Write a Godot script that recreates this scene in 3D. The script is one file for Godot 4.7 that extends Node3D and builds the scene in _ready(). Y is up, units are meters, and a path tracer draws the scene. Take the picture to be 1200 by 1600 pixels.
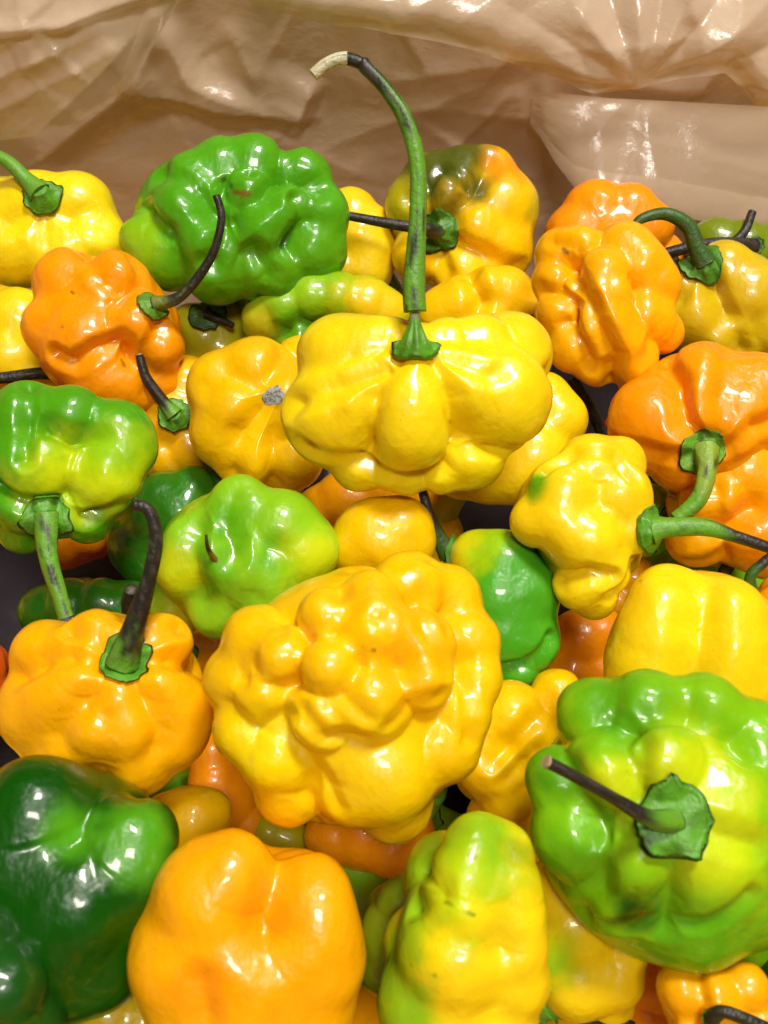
extends Node3D
# A close-up of ripe and half-ripe bonnet peppers heaped in a cardboard box lined with a thin plastic bag.
# World coordinates: y up, the box floor at y = 0, the back of the box towards -z. Shape data below are millimetres.

const MM := 0.001
var names := {}
var spheres := {}
var rough: FastNoiseLite
var fold_noise: FastNoiseLite
var blotch_noise: FastNoiseLite
var fruit_mat: StandardMaterial3D
var stem_mat: StandardMaterial3D
var bag_mat: StandardMaterial3D
var gap_shade_film_mat: StandardMaterial3D
var card_mat: StandardMaterial3D
var gap_shade_card_mat: StandardMaterial3D

func numbered(called: String) -> String:
	var k: int = names.get(called, 0)
	names[called] = k + 1
	return called if k == 0 else "%s_%03d" % [called, k]

func thing(called: String, label: String, category: String, at: Vector3, group := "") -> Node3D:
	var o := Node3D.new()
	o.name = numbered(called)
	add_child(o, true)
	o.position = at
	o.set_meta("label", label)
	o.set_meta("category", category)
	if group != "":
		o.set_meta("group", group)
	return o

func obj(called: String, m: Mesh, mat: Material, parent: Node3D) -> MeshInstance3D:
	var o := MeshInstance3D.new()
	o.name = called
	o.mesh = m
	o.material_override = mat
	o.cast_shadow = GeometryInstance3D.SHADOW_CASTING_SETTING_ON
	parent.add_child(o, true)
	return o

func noise(kind: int, frequency: float, octaves: int, s: int) -> FastNoiseLite:
	var f := FastNoiseLite.new()
	f.noise_type = kind as FastNoiseLite.NoiseType
	f.frequency = frequency
	f.fractal_octaves = octaves
	f.seed = s
	return f

func noise_texture(f: FastNoiseLite, side: int, lo: float, hi: float) -> NoiseTexture2D:
	var t := NoiseTexture2D.new()
	t.width = side
	t.height = side
	t.seamless = true
	t.noise = f
	var g := Gradient.new()
	g.set_color(0, Color(lo, lo, lo))
	g.set_color(1, Color(hi, hi, hi))
	t.color_ramp = g
	return t

# ---------------------------------------------------------------- mesh helpers

func mesh_of(pos: PackedVector3Array, index: PackedInt32Array, colour: PackedColorArray) -> ArrayMesh:
	var nor := PackedVector3Array()
	nor.resize(pos.size())
	for t in range(0, index.size(), 3):
		var a := index[t]
		var b := index[t + 1]
		var c := index[t + 2]
		var f := (pos[c] - pos[a]).cross(pos[b] - pos[a])
		nor[a] += f
		nor[b] += f
		nor[c] += f
	for i in nor.size():
		nor[i] = nor[i].normalized()
	var arrays := []
	arrays.resize(Mesh.ARRAY_MAX)
	arrays[Mesh.ARRAY_VERTEX] = pos
	arrays[Mesh.ARRAY_NORMAL] = nor
	if colour.size() == pos.size():
		arrays[Mesh.ARRAY_COLOR] = colour
	arrays[Mesh.ARRAY_INDEX] = index
	var m := ArrayMesh.new()
	m.add_surface_from_arrays(Mesh.PRIMITIVE_TRIANGLES, arrays)
	return m

func sphere(level: int) -> Array:                          # [unit directions, triangles] of a subdivided icosahedron
	if spheres.has(level):
		return spheres[level]
	var v := PackedVector3Array()
	var f := PackedInt32Array()
	if level == 0:
		var g := (1.0 + sqrt(5.0)) / 2.0
		for s in [Vector2(-1, g), Vector2(1, g), Vector2(-1, -g), Vector2(1, -g)]:
			v.append(Vector3(s.x, s.y, 0).normalized())
		for s in [Vector2(-1, g), Vector2(1, g), Vector2(-1, -g), Vector2(1, -g)]:
			v.append(Vector3(0, s.x, s.y).normalized())
		for s in [Vector2(-1, g), Vector2(1, g), Vector2(-1, -g), Vector2(1, -g)]:
			v.append(Vector3(s.y, 0, s.x).normalized())
		for a in 12:
			for b in range(a + 1, 12):
				for c in range(b + 1, 12):
					if v[a].distance_to(v[b]) < 1.1 and v[b].distance_to(v[c]) < 1.1 and v[a].distance_to(v[c]) < 1.1:
						var out_ward := (v[c] - v[a]).cross(v[b] - v[a]).dot(v[a]) > 0.0
						f.append_array([a, b, c] if out_ward else [a, c, b])
	else:
		var low := sphere(level - 1)
		v = (low[0] as PackedVector3Array).duplicate()
		var lf: PackedInt32Array = low[1]
		var mid := {}
		for t in range(0, lf.size(), 3):
			var k := [lf[t], lf[t + 1], lf[t + 2]]
			var m := []
			for e in 3:
				var p: int = k[e]
				var q: int = k[(e + 1) % 3]
				var key := mini(p, q) * 100000 + maxi(p, q)
				if not mid.has(key):
					mid[key] = v.size()
					v.append((v[p] + v[q]).normalized())
				m.append(mid[key])
			f.append_array([k[0], m[0], m[2], m[0], k[1], m[1], m[2], m[1], k[2], m[0], m[1], m[2]])
	spheres[level] = [v, f]
	return spheres[level]

func grid_mesh(nu: int, nv: int, at: Callable) -> ArrayMesh:   # a sheet: at(u, v) gives the point in metres
	var pos := PackedVector3Array()
	var index := PackedInt32Array()
	for j in nv + 1:
		for i in nu + 1:
			pos.append(at.call(float(i) / nu, float(j) / nv))
	for j in nv:
		for i in nu:
			var a := j * (nu + 1) + i
			index.append_array([a, a + 1, a + nu + 1, a + 1, a + nu + 2, a + nu + 1])
	return mesh_of(pos, index, PackedColorArray())

# ---------------------------------------------------------------- peppers

class Lumps:                                               # a fruit's outline: rounded bulges round a core, blended into one skin
	var c := PackedVector3Array()
	var r := PackedFloat32Array()
	var a := PackedFloat32Array()
	var size := 20.0
	var soft := 0.075
	var body := Vector3.ONE
	var crinkle := 0.0
	var pits := []
	var crease_from := PackedVector3Array()
	var crease_to := PackedVector3Array()
	var crease_width := PackedFloat32Array()
	var crease_depth := PackedFloat32Array()
	var noise: FastNoiseLite
	var folds: FastNoiseLite
	var shift := Vector3.ZERO
	func reach(d: Vector3) -> float:
		var k := 1.0 / (soft * size)
		var sum := exp(-0.8 / soft)
		for j in c.size():
			var b := d.dot(c[j])
			var rr := r[j]
			var q := b * b - a[j]
			if q < 0.0 and b < 0.0:
				continue
			var e := rr * rr
			var t := b + sqrt(0.5 * (q + sqrt(q * q + 0.12 * e * e)))
			if q < 0.0:
				t += 2.2 * q / rr
			if t > 0.25 * size:
				sum += exp(k * (t - size))
		var e3 := Vector3(d.x / body.x, (0.64279 * d.y - 0.76604 * d.z) / body.y, (0.76604 * d.y + 0.64279 * d.z) / body.z)
		sum += exp(k * (1.0 / e3.length() - size))
		var out := size + (log(sum) - 0.15) / k
		var p := d * out + shift
		var deep := 0.0
		out *= 1.0 + 0.012 * noise.get_noise_3dv(p * 1.3) + 0.0022 * noise.get_noise_3dv(p * 5.0)
		if crinkle > 0.0:
			out *= 1.0 + crinkle * folds.get_noise_3dv(p)
		if crease_from.size() > 0:
			var here := d * out
			for j in crease_from.size():
				var ab := crease_to[j]
				var ap := here - crease_from[j]
				var near := ap - ab * clampf(ap.dot(ab) / ab.length_squared(), 0.0, 1.0)
				var g := near.length_squared() / (crease_width[j] * crease_width[j])
				if g < 1.0:
					deep = maxf(deep, crease_depth[j] * (0.5 * pow(1.0 - sqrt(g * 0.99 + 0.004), 2.0) + 0.5 * (1.0 - g) * (1.0 - g)))
			out -= deep
		for pit in pits:
			var g: float = (d * out).distance_squared_to(pit[0]) / (pit[1] * pit[1])
			if g < 6.0:
				out -= size * pit[2] * exp(-1.6 * g)
		return out

func pepper(label: String, centre: Vector3, size: float, colour: Color, lumps: Array, how: Dictionary) -> Node3D:
	var s := Lumps.new()
	s.size = size
	s.noise = rough
	s.folds = fold_noise
	s.body = Vector3(how.body[0], how.body[1], how.body[2])      # half axes of the plain form under the bulges, leaning 40 degrees back
	s.soft = how.get("soft", 0.062)
	s.crinkle = how.get("crinkle", 0.003)
	s.shift = Vector3(37.0, -11.0, 53.0) * float(how.get("seed", 1))
	for i in range(0, lumps.size(), 4):
		var c := Vector3(lumps[i], lumps[i + 1], lumps[i + 2])
		s.c.append(c)
		s.r.append(lumps[i + 3])
		s.a.append(c.length_squared() - lumps[i + 3] * lumps[i + 3])
	var lines: Array = how.get("creases", [])
	for i in range(0, lines.size(), 8):
		s.crease_from.append(Vector3(lines[i], lines[i + 1], lines[i + 2]))
		s.crease_to.append(Vector3(lines[i + 3], lines[i + 4], lines[i + 5]) - s.crease_from[-1])
		s.crease_width.append(lines[i + 6])
		s.crease_depth.append(lines[i + 7])
	if how.has("pit"):
		s.pits.append(how.pit)
	var ball := sphere(how.get("level", 5))
	var dirs: PackedVector3Array = ball[0]
	var pos := PackedVector3Array()
	pos.resize(dirs.size())
	var colours := PackedColorArray()
	colours.resize(dirs.size())
	var low := 0.0
	var marks: Array = how.get("marks", [])
	var patches: Array = how.get("patches", [])
	for i in dirs.size():
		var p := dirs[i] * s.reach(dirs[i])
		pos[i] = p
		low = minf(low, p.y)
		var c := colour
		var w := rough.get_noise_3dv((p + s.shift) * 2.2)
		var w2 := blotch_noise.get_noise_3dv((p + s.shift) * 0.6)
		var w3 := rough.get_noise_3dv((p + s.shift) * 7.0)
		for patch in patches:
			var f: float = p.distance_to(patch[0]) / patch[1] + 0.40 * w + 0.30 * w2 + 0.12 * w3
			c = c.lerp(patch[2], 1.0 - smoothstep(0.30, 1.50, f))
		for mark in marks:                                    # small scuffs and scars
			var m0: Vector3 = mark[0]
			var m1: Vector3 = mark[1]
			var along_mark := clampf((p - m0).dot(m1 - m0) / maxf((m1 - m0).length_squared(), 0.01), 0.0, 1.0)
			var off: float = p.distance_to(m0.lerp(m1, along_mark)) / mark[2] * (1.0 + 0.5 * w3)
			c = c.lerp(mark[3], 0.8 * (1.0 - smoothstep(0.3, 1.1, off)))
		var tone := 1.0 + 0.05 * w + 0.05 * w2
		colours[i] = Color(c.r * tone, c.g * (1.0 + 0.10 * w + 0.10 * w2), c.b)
	for i in pos.size():
		pos[i] = (pos[i] - Vector3(0, low, 0)) * MM
	var root := thing("bonnet_pepper", label, "pepper", (centre + Vector3(0, low, 0)) * MM, "peppers heaped in the lined box")
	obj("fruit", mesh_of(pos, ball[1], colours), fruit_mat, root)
	var up := Vector3(0, -low, 0)
	if how.has("calyx"):
		add_calyx(root, s, how, up)
	if how.has("scar"):
		add_scar(root, s, how.scar, up)
	if how.has("spike"):
		var a: Vector3 = how.spike[0]
		var b: Vector3 = how.spike[1]
		var mid := a.lerp(b, 0.5) + a.normalized() * 1.0
		var pts: Array = [a * 0.97, mid, b]
		obj("dry_spike", tube(pts, [0.6, 0.35, 0.2], up, Color(0.2, 0.12, 0.02), Color(0.03, 0.012, 0.006), 0.4, 0.0, 3), stem_mat, root)
	return root

func add_calyx(root: Node3D, s: Lumps, how: Dictionary, up: Vector3) -> void:
	var q: Vector3 = how.calyx[0]
	var axis: Vector3 = how.calyx[1]
	var rad: float = how.calyx[2]
	var high: float = how.calyx[3]
	var lobes: int = how.calyx[4]
	var st: Array = how.stem
	q = q.normalized() * (s.reach(q.normalized()) - 0.4)
	var c0: Color = how.stem_colours[0]
	var c1: Color = how.stem_colours[1]
	var ux := axis.cross(Vector3(0.3, 0.9, 0.2)).normalized()
	var uy := axis.cross(ux)
	var stem_r: float = st[3]
	var sd := float(how.get("seed", 1)) * 17.0
	var n := 48
	var rings := 12
	var pos := PackedVector3Array()
	var col := PackedColorArray()
	var index := PackedInt32Array()
	var g := Color(0.085, 0.30, 0.014).lerp(c0, 0.35 if c0.g > 0.05 else 0.75)
	for j in rings + 1:
		var f := float(j) / rings                          # 0 underside, then rim, 1 at the stem
		for i in n:
			var a := TAU * i / n
			var pointed := pow(absf(cos((a + 0.25 * sin(a + sd)) * lobes * 0.5)), 1.6)
			var sector := TAU / lobes
			var corner := cos(sector * 0.5) / cos(fposmod(a + 0.25 * sin(a + sd), sector) - sector * 0.5)
			var edge := rad * (0.52 + 0.44 * corner + 0.02 * pow(pointed, 6.0) + 0.09 * blotch_noise.get_noise_2d(cos(a) * 60.0 + sd, sin(a) * 60.0))
			var r := edge * (0.86 if j == 0 else 1.0)
			var h := 0.0
			if j > 1:
				var k := float(j - 1) / (rings - 1)
				r = lerpf(edge, stem_r * 1.02, pow(k, 0.62 + 0.1 * pointed))
				h = high * pow(k, 1.15)
				r *= 1.0 + 0.07 * cos(a * lobes) * sin(k * PI) + 0.05 * blotch_noise.get_noise_2d(i * 14.0 + sd, 3.0) * sin(k * PI)
			var flat := q + (ux * cos(a) + uy * sin(a)) * r
			var d := flat.normalized()
			var on := d * (s.reach(d) + (1.0 if j > 0 else -0.6) + (0.5 * pointed if j == 1 else 0.0))
			var hug := clampf(1.0 - float(j - 1) / (rings - 1) * 2.2, 0.0, 1.0)
			if on.distance_to(flat) > rad * 0.55:
				on = flat + (on - flat).normalized() * rad * 0.55
			var p := (flat.lerp(on, hug)) + axis * h
			var least := s.reach(p.normalized()) + 0.8
			if j > 0 and p.length() < least:
				p = p.normalized() * least
			pos.append((p + up) * MM)
			var b := blotch_noise.get_noise_3dv(p * 9.0 + s.shift)
			var c := g.lerp(Color(0.012, 0.02, 0.006), clampf((0.22 if j <= 1 else 0.0) + b * 1.0, 0.0, 0.9))
			col.append(c.lerp(Color(0.12, 0.30, 0.03), clampf(0.25 * cos(a * lobes) + b, 0.0, 0.4)))
	for j in rings:
		for i in n:
			var a := j * n + i
			var b := j * n + (i + 1) % n
			index.append_array([a, a + n, b, b, a + n, b + n])
	var shut := pos.size()                                   # close the top round the stem
	pos.append((q + axis * high * 1.02 + up) * MM)
	col.append(g)
	for i in n:
		index.append_array([shut, rings * n + (i + 1) % n, rings * n + i])
	var cal := obj("calyx", mesh_of(pos, index, col), stem_mat, root)
	var pts: Array = [q + axis * (high * 0.6)]
	var rr: Array = [stem_r * 1.5]
	for i in range(0, st.size(), 4):
		pts.append(Vector3(st[i], st[i + 1], st[i + 2]))
		rr.append(st[i + 3])
	var end: String = how.get("end", "")
	var split := pts.size()
	var extra: Array = []
	if end == "whitelong":
		var p1: Vector3 = pts[1]
		obj("bare_core", tube([q + axis * high * 0.55, p1, pts[2] + (pts[3] - pts[2]) * 0.06], [rr[1] * 1.25, rr[1] * 1.1, rr[1] * 1.25], up, Color(0.5, 0.52, 0.32), Color(0.42, 0.46, 0.28), 0.5, 0.0, 5), stem_mat, cal)
		pts = pts.slice(2)
		rr = rr.slice(2)
	var w := obj("stem", tube(pts, rr, up, c0, c1, how.stem_colours[2], how.get("blotch", 0.25), int(sd)), stem_mat, root)
	if end != "" and pts.size() > 2:
		var tip := Color(0.58, 0.55, 0.36)
		var from := 0.97
		if end == "whitelong":
			from = 0.79
		elif end == "dark":
			tip = Color(0.02, 0.018, 0.015)
			from = 0.88
		elif end == "white":
			from = 0.84
		elif end == "pale":
			tip = Color(0.42, 0.33, 0.2)
		var curve := stem_curve(pts)
		var ep: Array = []
		var er: Array = []
		for i in 6:
			var x := lerpf(from, 1.003, i / 5.0) * (pts.size() - 1)
			var i0 := mini(int(x), pts.size() - 2)
			ep.append(curve.sample(i0, x - i0))
			er.append(lerpf(rr[i0], rr[i0 + 1], x - i0) * 1.02 + 0.04)
		obj("snapped_end", tube(ep, er, up, tip, tip * Color(0.92, 0.88, 0.8), 0.6, 0.06, 9), stem_mat, w)

func stem_curve(pts: Array) -> Curve3D:
	var curve := Curve3D.new()
	for i in pts.size():
		var a: Vector3 = pts[maxi(i - 1, 0)]
		var b: Vector3 = pts[mini(i + 1, pts.size() - 1)]
		curve.add_point(pts[i], (a - b) / 6.0, (b - a) / 6.0)
	return curve

func tube(pts: Array, radii: Array, up: Vector3, c0: Color, c1: Color, turn: float, blotch: float, sd: int) -> ArrayMesh:
	var curve := stem_curve(pts)
	var n := 14
	var steps := (pts.size() - 1) * 10
	var pos := PackedVector3Array()
	var col := PackedColorArray()
	var index := PackedInt32Array()
	var side := Vector3.ZERO
	for j in steps + 1:
		var x := float(j) / 10.0
		var i0 := mini(int(x), pts.size() - 2)
		var f := x - i0
		var p := curve.sample(i0, f)
		var ahead := curve.sample(i0, minf(f + 0.03, 1.0)) - curve.sample(i0, maxf(f - 0.03, 0.0))
		ahead = ahead.normalized()
		if side == Vector3.ZERO:
			side = ahead.cross(Vector3(0.2, 0.5, 0.84)).normalized()
		side = (side - ahead * side.dot(ahead)).normalized()
		var other := ahead.cross(side)
		var r := lerpf(radii[i0], radii[i0 + 1], f)
		var along := float(j) / steps
		for i in n:
			var a := TAU * i / n
			var rr := r * (1.0 + 0.07 * cos(a * 5.0 + 0.6 * sin(along * 4.0)) + 0.05 * blotch_noise.get_noise_3d(i * 21.0, p.length() * 7.0, sd))
			var v := p + (side * cos(a) + other * sin(a)) * rr
			pos.append((v + up) * MM)
			var b := blotch_noise.get_noise_3d(cos(a) * 34.0 + sd, sin(a) * 34.0, p.x * 3.0 + p.y * 4.0 - p.z * 3.0)
			var b2 := blotch_noise.get_noise_3d(i * 31.0, p.x * 12.0 + p.y * 14.0, p.z * 12.0 + sd)
			var c := c0.lerp(c1, smoothstep(turn - 0.10, turn + 0.10, along + 0.16 * b))
			c = c.lerp(Color(0.018, 0.02, 0.01), clampf((b - 0.5 + blotch) * 3.5, 0.0, 0.9) if blotch > 0.0 else 0.0)
			c = c.lerp(Color(0.14, 0.12, 0.09), clampf(b2 - 0.15, 0.0, 0.3) * (1.0 if blotch > 0.0 else 0.0))
			col.append(c)
	for j in steps:
		for i in n:
			var a := j * n + i
			var b := j * n + (i + 1) % n
			index.append_array([a, a + n, b, b, a + n, b + n])
	for end in [0, steps]:                                 # close both ends
		var mid := pos.size()
		var sum := Vector3.ZERO
		for i in n:
			sum += pos[end * n + i]
		pos.append(sum / n)
		col.append(col[end * n].lerp(Color(0.2, 0.17, 0.1), 0.5))
		for i in n:
			var a: int = end * n + i
			var b: int = end * n + (i + 1) % n
			index.append_array([mid, a, b] if end == 0 else [mid, b, a])
	return mesh_of(pos, index, col)

func add_scar(root: Node3D, s: Lumps, scar: Array, up: Vector3) -> void:
	var q: Vector3 = scar[0]
	var rad: float = scar[1]
	var axis := q.normalized()
	var ux := axis.cross(Vector3(0.3, 0.9, 0.2)).normalized()
	var uy := axis.cross(ux)
	var pos := PackedVector3Array()
	var col := PackedColorArray()
	var index := PackedInt32Array()
	var n := 26
	for j in 8:
		for i in n:
			var a := TAU * i / n
			var f := j / 7.0
			var r := rad * f * (1.0 + 0.3 * blotch_noise.get_noise_2d(cos(a) * 40.0, sin(a) * 40.0))
			var d := (q + (ux * cos(a) + uy * sin(a)) * r).normalized()
			var b := blotch_noise.get_noise_3dv(d * 900.0)
			pos.append((d * (s.reach(d) + (-0.25 if j == 7 else 0.12 + 0.18 * b)) + up) * MM)
			col.append(Color(0.42, 0.42, 0.40).lerp(Color(0.08, 0.08, 0.07), clampf(b * 2.2 + 0.15, 0.0, 0.9)))
	for j in 7:
		for i in n:
			var a := j * n + i
			var b := j * n + (i + 1) % n
			index.append_array([a, a + n, b, b, a + n, b + n])
	obj("corky_scar", mesh_of(pos, index, col), stem_mat, root)

# ---------------------------------------------------------------- the bag

var creases := []
func crease_height(x: float, y: float) -> float:           # sharp folds of the film: [from x, y, to x, y, height, width on the left, on the right] in mm
	var h := 0.0
	for c in creases:
		var dx: float = c[2] - c[0]
		var dy: float = c[3] - c[1]
		var l2 := dx * dx + dy * dy
		var t: float = ((x - c[0]) * dx + (y - c[1]) * dy) / l2
		if t < -0.3 or t > 1.3:
			continue
		var d: float = ((x - c[0]) * dy - (y - c[1]) * dx) / sqrt(l2)
		var w: float = c[5] if d < 0.0 else c[6]
		if absf(d) >= w:
			continue
		var k := 1.0 - absf(d) / w
		var ends := smoothstep(-0.3, 0.25, t) * (1.0 - smoothstep(0.75, 1.3, t))
		h += 0.75 * c[4] * ends * k * lerpf(k, 1.0, 0.45)
	return h

func random_creases(count: int, lo: Vector2, hi: Vector2, tall: float, sd: int) -> void:
	var rng := RandomNumberGenerator.new()
	rng.seed = sd
	for i in count:
		var p := Vector2(rng.randf_range(lo.x, hi.x), rng.randf_range(lo.y, hi.y))
		var a := rng.randf_range(-1.2, 1.2) if rng.randf() < 0.6 else rng.randf_range(0.0, TAU)
		var l := rng.randf_range(8.0, 34.0)
		var q := p + Vector2(cos(a), sin(a)) * l
		creases.append([p.x, p.y, q.x, q.y, tall * rng.randf_range(0.3, 1.0) * (1.0 if rng.randf() < 0.6 else -0.7), rng.randf_range(1.5, 9.0), rng.randf_range(1.5, 9.0)])

func along(line: Array, x: float) -> float:                # y of a polyline at x
	for i in line.size() - 1:
		var a: Vector2 = line[i]
		var b: Vector2 = line[i + 1]
		if x <= b.x or i == line.size() - 2:
			return lerpf(a.y, b.y, clampf((x - a.x) / (b.x - a.x), 0.0, 1.0))
	return 0.0

func crumple(x: float, y: float) -> float:
	return 0.7 * rough.get_noise_2d(x * 0.5, y * 0.7) + 0.16 * fold_noise.get_noise_2d(x * 1.1 + 90.0, y * 1.3)

func build_bag() -> void:
	var bag := thing("plastic_bag", "crumpled translucent plastic bag lining the box, folded over its back edge", "plastic bag", Vector3(0, 0.03, 0))
	var base := Vector3(0, 0.03, 0)
	creases = [
		[-57.4, 114.1, -67.4, 98.2, 7.0, 14.0, 5.0], [-67.4, 98.2, -100.0, 76.0, 6.0, 9.0, 16.0],
		[-67.0, 98.0, -44.6, 91.9, 5.0, 16.0, 3.5], [-44.6, 91.9, -22.0, 89.0, 5.5, 16.0, 3.0], [-23.5, 89.0, -19.0, 98.0, 5.0, 12.0, 4.0],
		[-56.0, 112.0, -52.0, 99.0, 3.0, 6.0, 5.0], [-52.0, 99.0, -36.0, 93.0, 2.5, 5.0, 6.0], [-40.0, 112.0, -34.0, 98.0, 2.5, 9.0, 6.0],
		[0.0, 99.0, 34.0, 104.0, 2.0, 10.0, 8.0], [8.0, 92.0, 42.0, 88.0, 1.6, 9.0, 9.0], [43.2, 97.0, 45.0, 74.0, 3.0, 8.0, 4.0],
		[-108.0, 110.0, -72.0, 114.0, 3.0, 8.0, 4.0], [60.0, 99.0, 84.0, 96.0, 2.2, 5.0, 6.0], [84.0, 96.0, 91.0, 107.0, 3.0, 6.0, 6.0],
		[-16.0, 80.0, 22.0, 96.0, 1.8, 12.0, 6.0], [-34.0, 84.0, -4.0, 70.0, 1.8, 12.0, 8.0],
	]
	random_creases(70, Vector2(-160, 40), Vector2(160, 145), 1.6, 11)
	obj("back_sheet", grid_mesh(380, 150, func(u: float, v: float) -> Vector3:
		var x := lerpf(-170.0, 170.0, u)
		var y := lerpf(148.0, 13.0, v)
		var z := -258.0 + crease_height(x, y) + crumple(x, y) + 10.0 * smoothstep(40.0, 13.0, y)
		return Vector3(x, y, z) * MM - base), bag_mat, bag)
	creases = []
	random_creases(160, Vector2(-170, -260), Vector2(170, 120), 4.0, 23)
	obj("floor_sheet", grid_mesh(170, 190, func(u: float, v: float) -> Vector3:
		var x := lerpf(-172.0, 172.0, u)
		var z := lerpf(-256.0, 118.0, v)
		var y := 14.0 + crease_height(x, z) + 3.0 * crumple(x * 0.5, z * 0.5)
		return Vector3(x, y, z) * MM - base), gap_shade_film_mat, bag)
	creases = []
	random_creases(60, Vector2(-260, 30), Vector2(120, 145), 2.0, 31)
	for s in [-1.0, 1.0]:
		obj("side_sheet", grid_mesh(120, 40, func(u: float, v: float) -> Vector3:
			var z := lerpf(-257.0, 118.0, u)
			var y := lerpf(148.0, 13.0, v)
			return Vector3(s * (169.0 - crease_height(z, y) - crumple(z, y)), y, z) * MM - base), bag_mat, bag)
	obj("front_sheet", grid_mesh(110, 40, func(u: float, v: float) -> Vector3:
		var x := lerpf(-170.0, 170.0, u)
		var y := lerpf(148.0, 13.0, v)
		return Vector3(x, y, 117.0 - crumple(x, y)) * MM - base), bag_mat, bag)
	# the loose edge of the bag that falls back over the rim, gathered into pleats at the right
	var hem: Array = [Vector2(-34, 130), Vector2(-18, 124.5), Vector2(0, 122.4), Vector2(13.8, 120), Vector2(24.8, 117.3), Vector2(37.7, 112.6), Vector2(47.8, 108.4), Vector2(55.1, 107.4), Vector2(63.6, 109.1), Vector2(74.9, 111.3), Vector2(82.6, 112.3), Vector2(87.4, 109.1), Vector2(92.4, 103.8), Vector2(97, 103.5), Vector2(106, 105.5), Vector2(140, 112)]
	creases = []
	random_creases(60, Vector2(-20, 104), Vector2(130, 146), 1.6, 41)
	var gather := Vector2(62, 110)
	obj("turned_down_edge", grid_mesh(240, 70, func(u: float, v: float) -> Vector3:
		var x := lerpf(-34.0, 140.0, u)
		var bottom := along(hem, x)
		var y := lerpf(150.0, bottom, v)
		var away := Vector2(x, y) - gather
		var pleat := 2.6 * (absf(fposmod(away.angle() * 3.4, 2.0) - 1.0) - 0.5) * smoothstep(1.0, 16.0, away.length()) * (1.0 - smoothstep(45.0, 80.0, away.length()))
		var rim := 3.0 * exp(-pow((1.0 - v) * 9.0, 2.0))
		var z := -252.0 + 20.0 * smoothstep(0.0, 0.8, v) - rim + pleat + crease_height(x, y) + crumple(x + 40.0, y) * 0.8
		return Vector3(x, y, z) * MM - base), bag_mat, bag)
	var fold: Array = [Vector2(-175, 80), Vector2(-111.8, 85.7), Vector2(-104.4, 87), Vector2(-95.4, 88.3), Vector2(-84.3, 91.2), Vector2(-74.6, 96.1), Vector2(-65.8, 102.1), Vector2(-54.9, 116.8), Vector2(-48, 126), Vector2(-40, 146)]
	creases = [[-110.0, 117.0, -79.0, 119.5, 5.0, 12.0, 2.5], [-79.0, 119.5, -52.0, 127.0, 5.0, 12.0, 2.5], [-112.0, 101.0, -74.0, 116.0, 4.0, 9.0, 5.0], [-108.0, 94.0, -70.0, 112.0, 3.0, 8.0, 6.0], [-90.0, 92.0, -62.0, 116.0, 2.5, 7.0, 5.0]]
	random_creases(50, Vector2(-120, 84), Vector2(-45, 140), 1.7, 47)
	obj("left_fold", grid_mesh(160, 80, func(u: float, v: float) -> Vector3:
		var x := lerpf(-168.0, -40.0, u)
		var y := lerpf(150.0, along(fold, x), v)
		var z := -251.0 + 5.0 * smoothstep(0.1, 0.8, v) + crease_height(x, y) + crumple(x, y + 70.0) - 2.0 * exp(-pow((1.0 - v) * 10.0, 2.0))
		return Vector3(x, y, z) * MM - base), bag_mat, bag)
	var top: Array = [Vector2(40, 97.6), Vector2(60.3, 95.6), Vector2(86.5, 94.2), Vector2(109.4, 92.9), Vector2(160, 95)]
	var low: Array = [Vector2(40, 88), Vector2(43.4, 84.6), Vector2(47.1, 80.4), Vector2(53.4, 75.9), Vector2(81, 71.9), Vector2(109.6, 66.3), Vector2(160, 60)]
	creases = [[72.0, 88.0, 118.0, 78.0, 1.8, 6.0, 5.0], [70.0, 92.0, 75.0, 80.0, 1.2, 4.0, 4.0]]
	random_creases(26, Vector2(44, 66), Vector2(125, 96), 0.9, 53)
	obj("hanging_roll", grid_mesh(150, 60, func(u: float, v: float) -> Vector3:
		var x := lerpf(40.0, 165.0, u)
		var t := along(top, x)
		var b := along(low, x)
		var turn := v * 1.25
		var y := lerpf(t, b, minf(turn, 1.0)) if turn < 1.0 else b + 9.0 * (turn - 1.0)
		var swell := 20.0 * pow(sin(minf(turn, 1.0) * PI * 0.5), 1.4) if turn < 1.0 else 20.0 - 60.0 * (turn - 1.0)
		var z := -255.0 + swell * smoothstep(0.0, 0.16, u) + (crease_height(x, y) + 0.7 * crumple(x, y)) * smoothstep(0.0, 0.1, v)
		return Vector3(x, y, z) * MM - base), bag_mat, bag)

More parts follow.
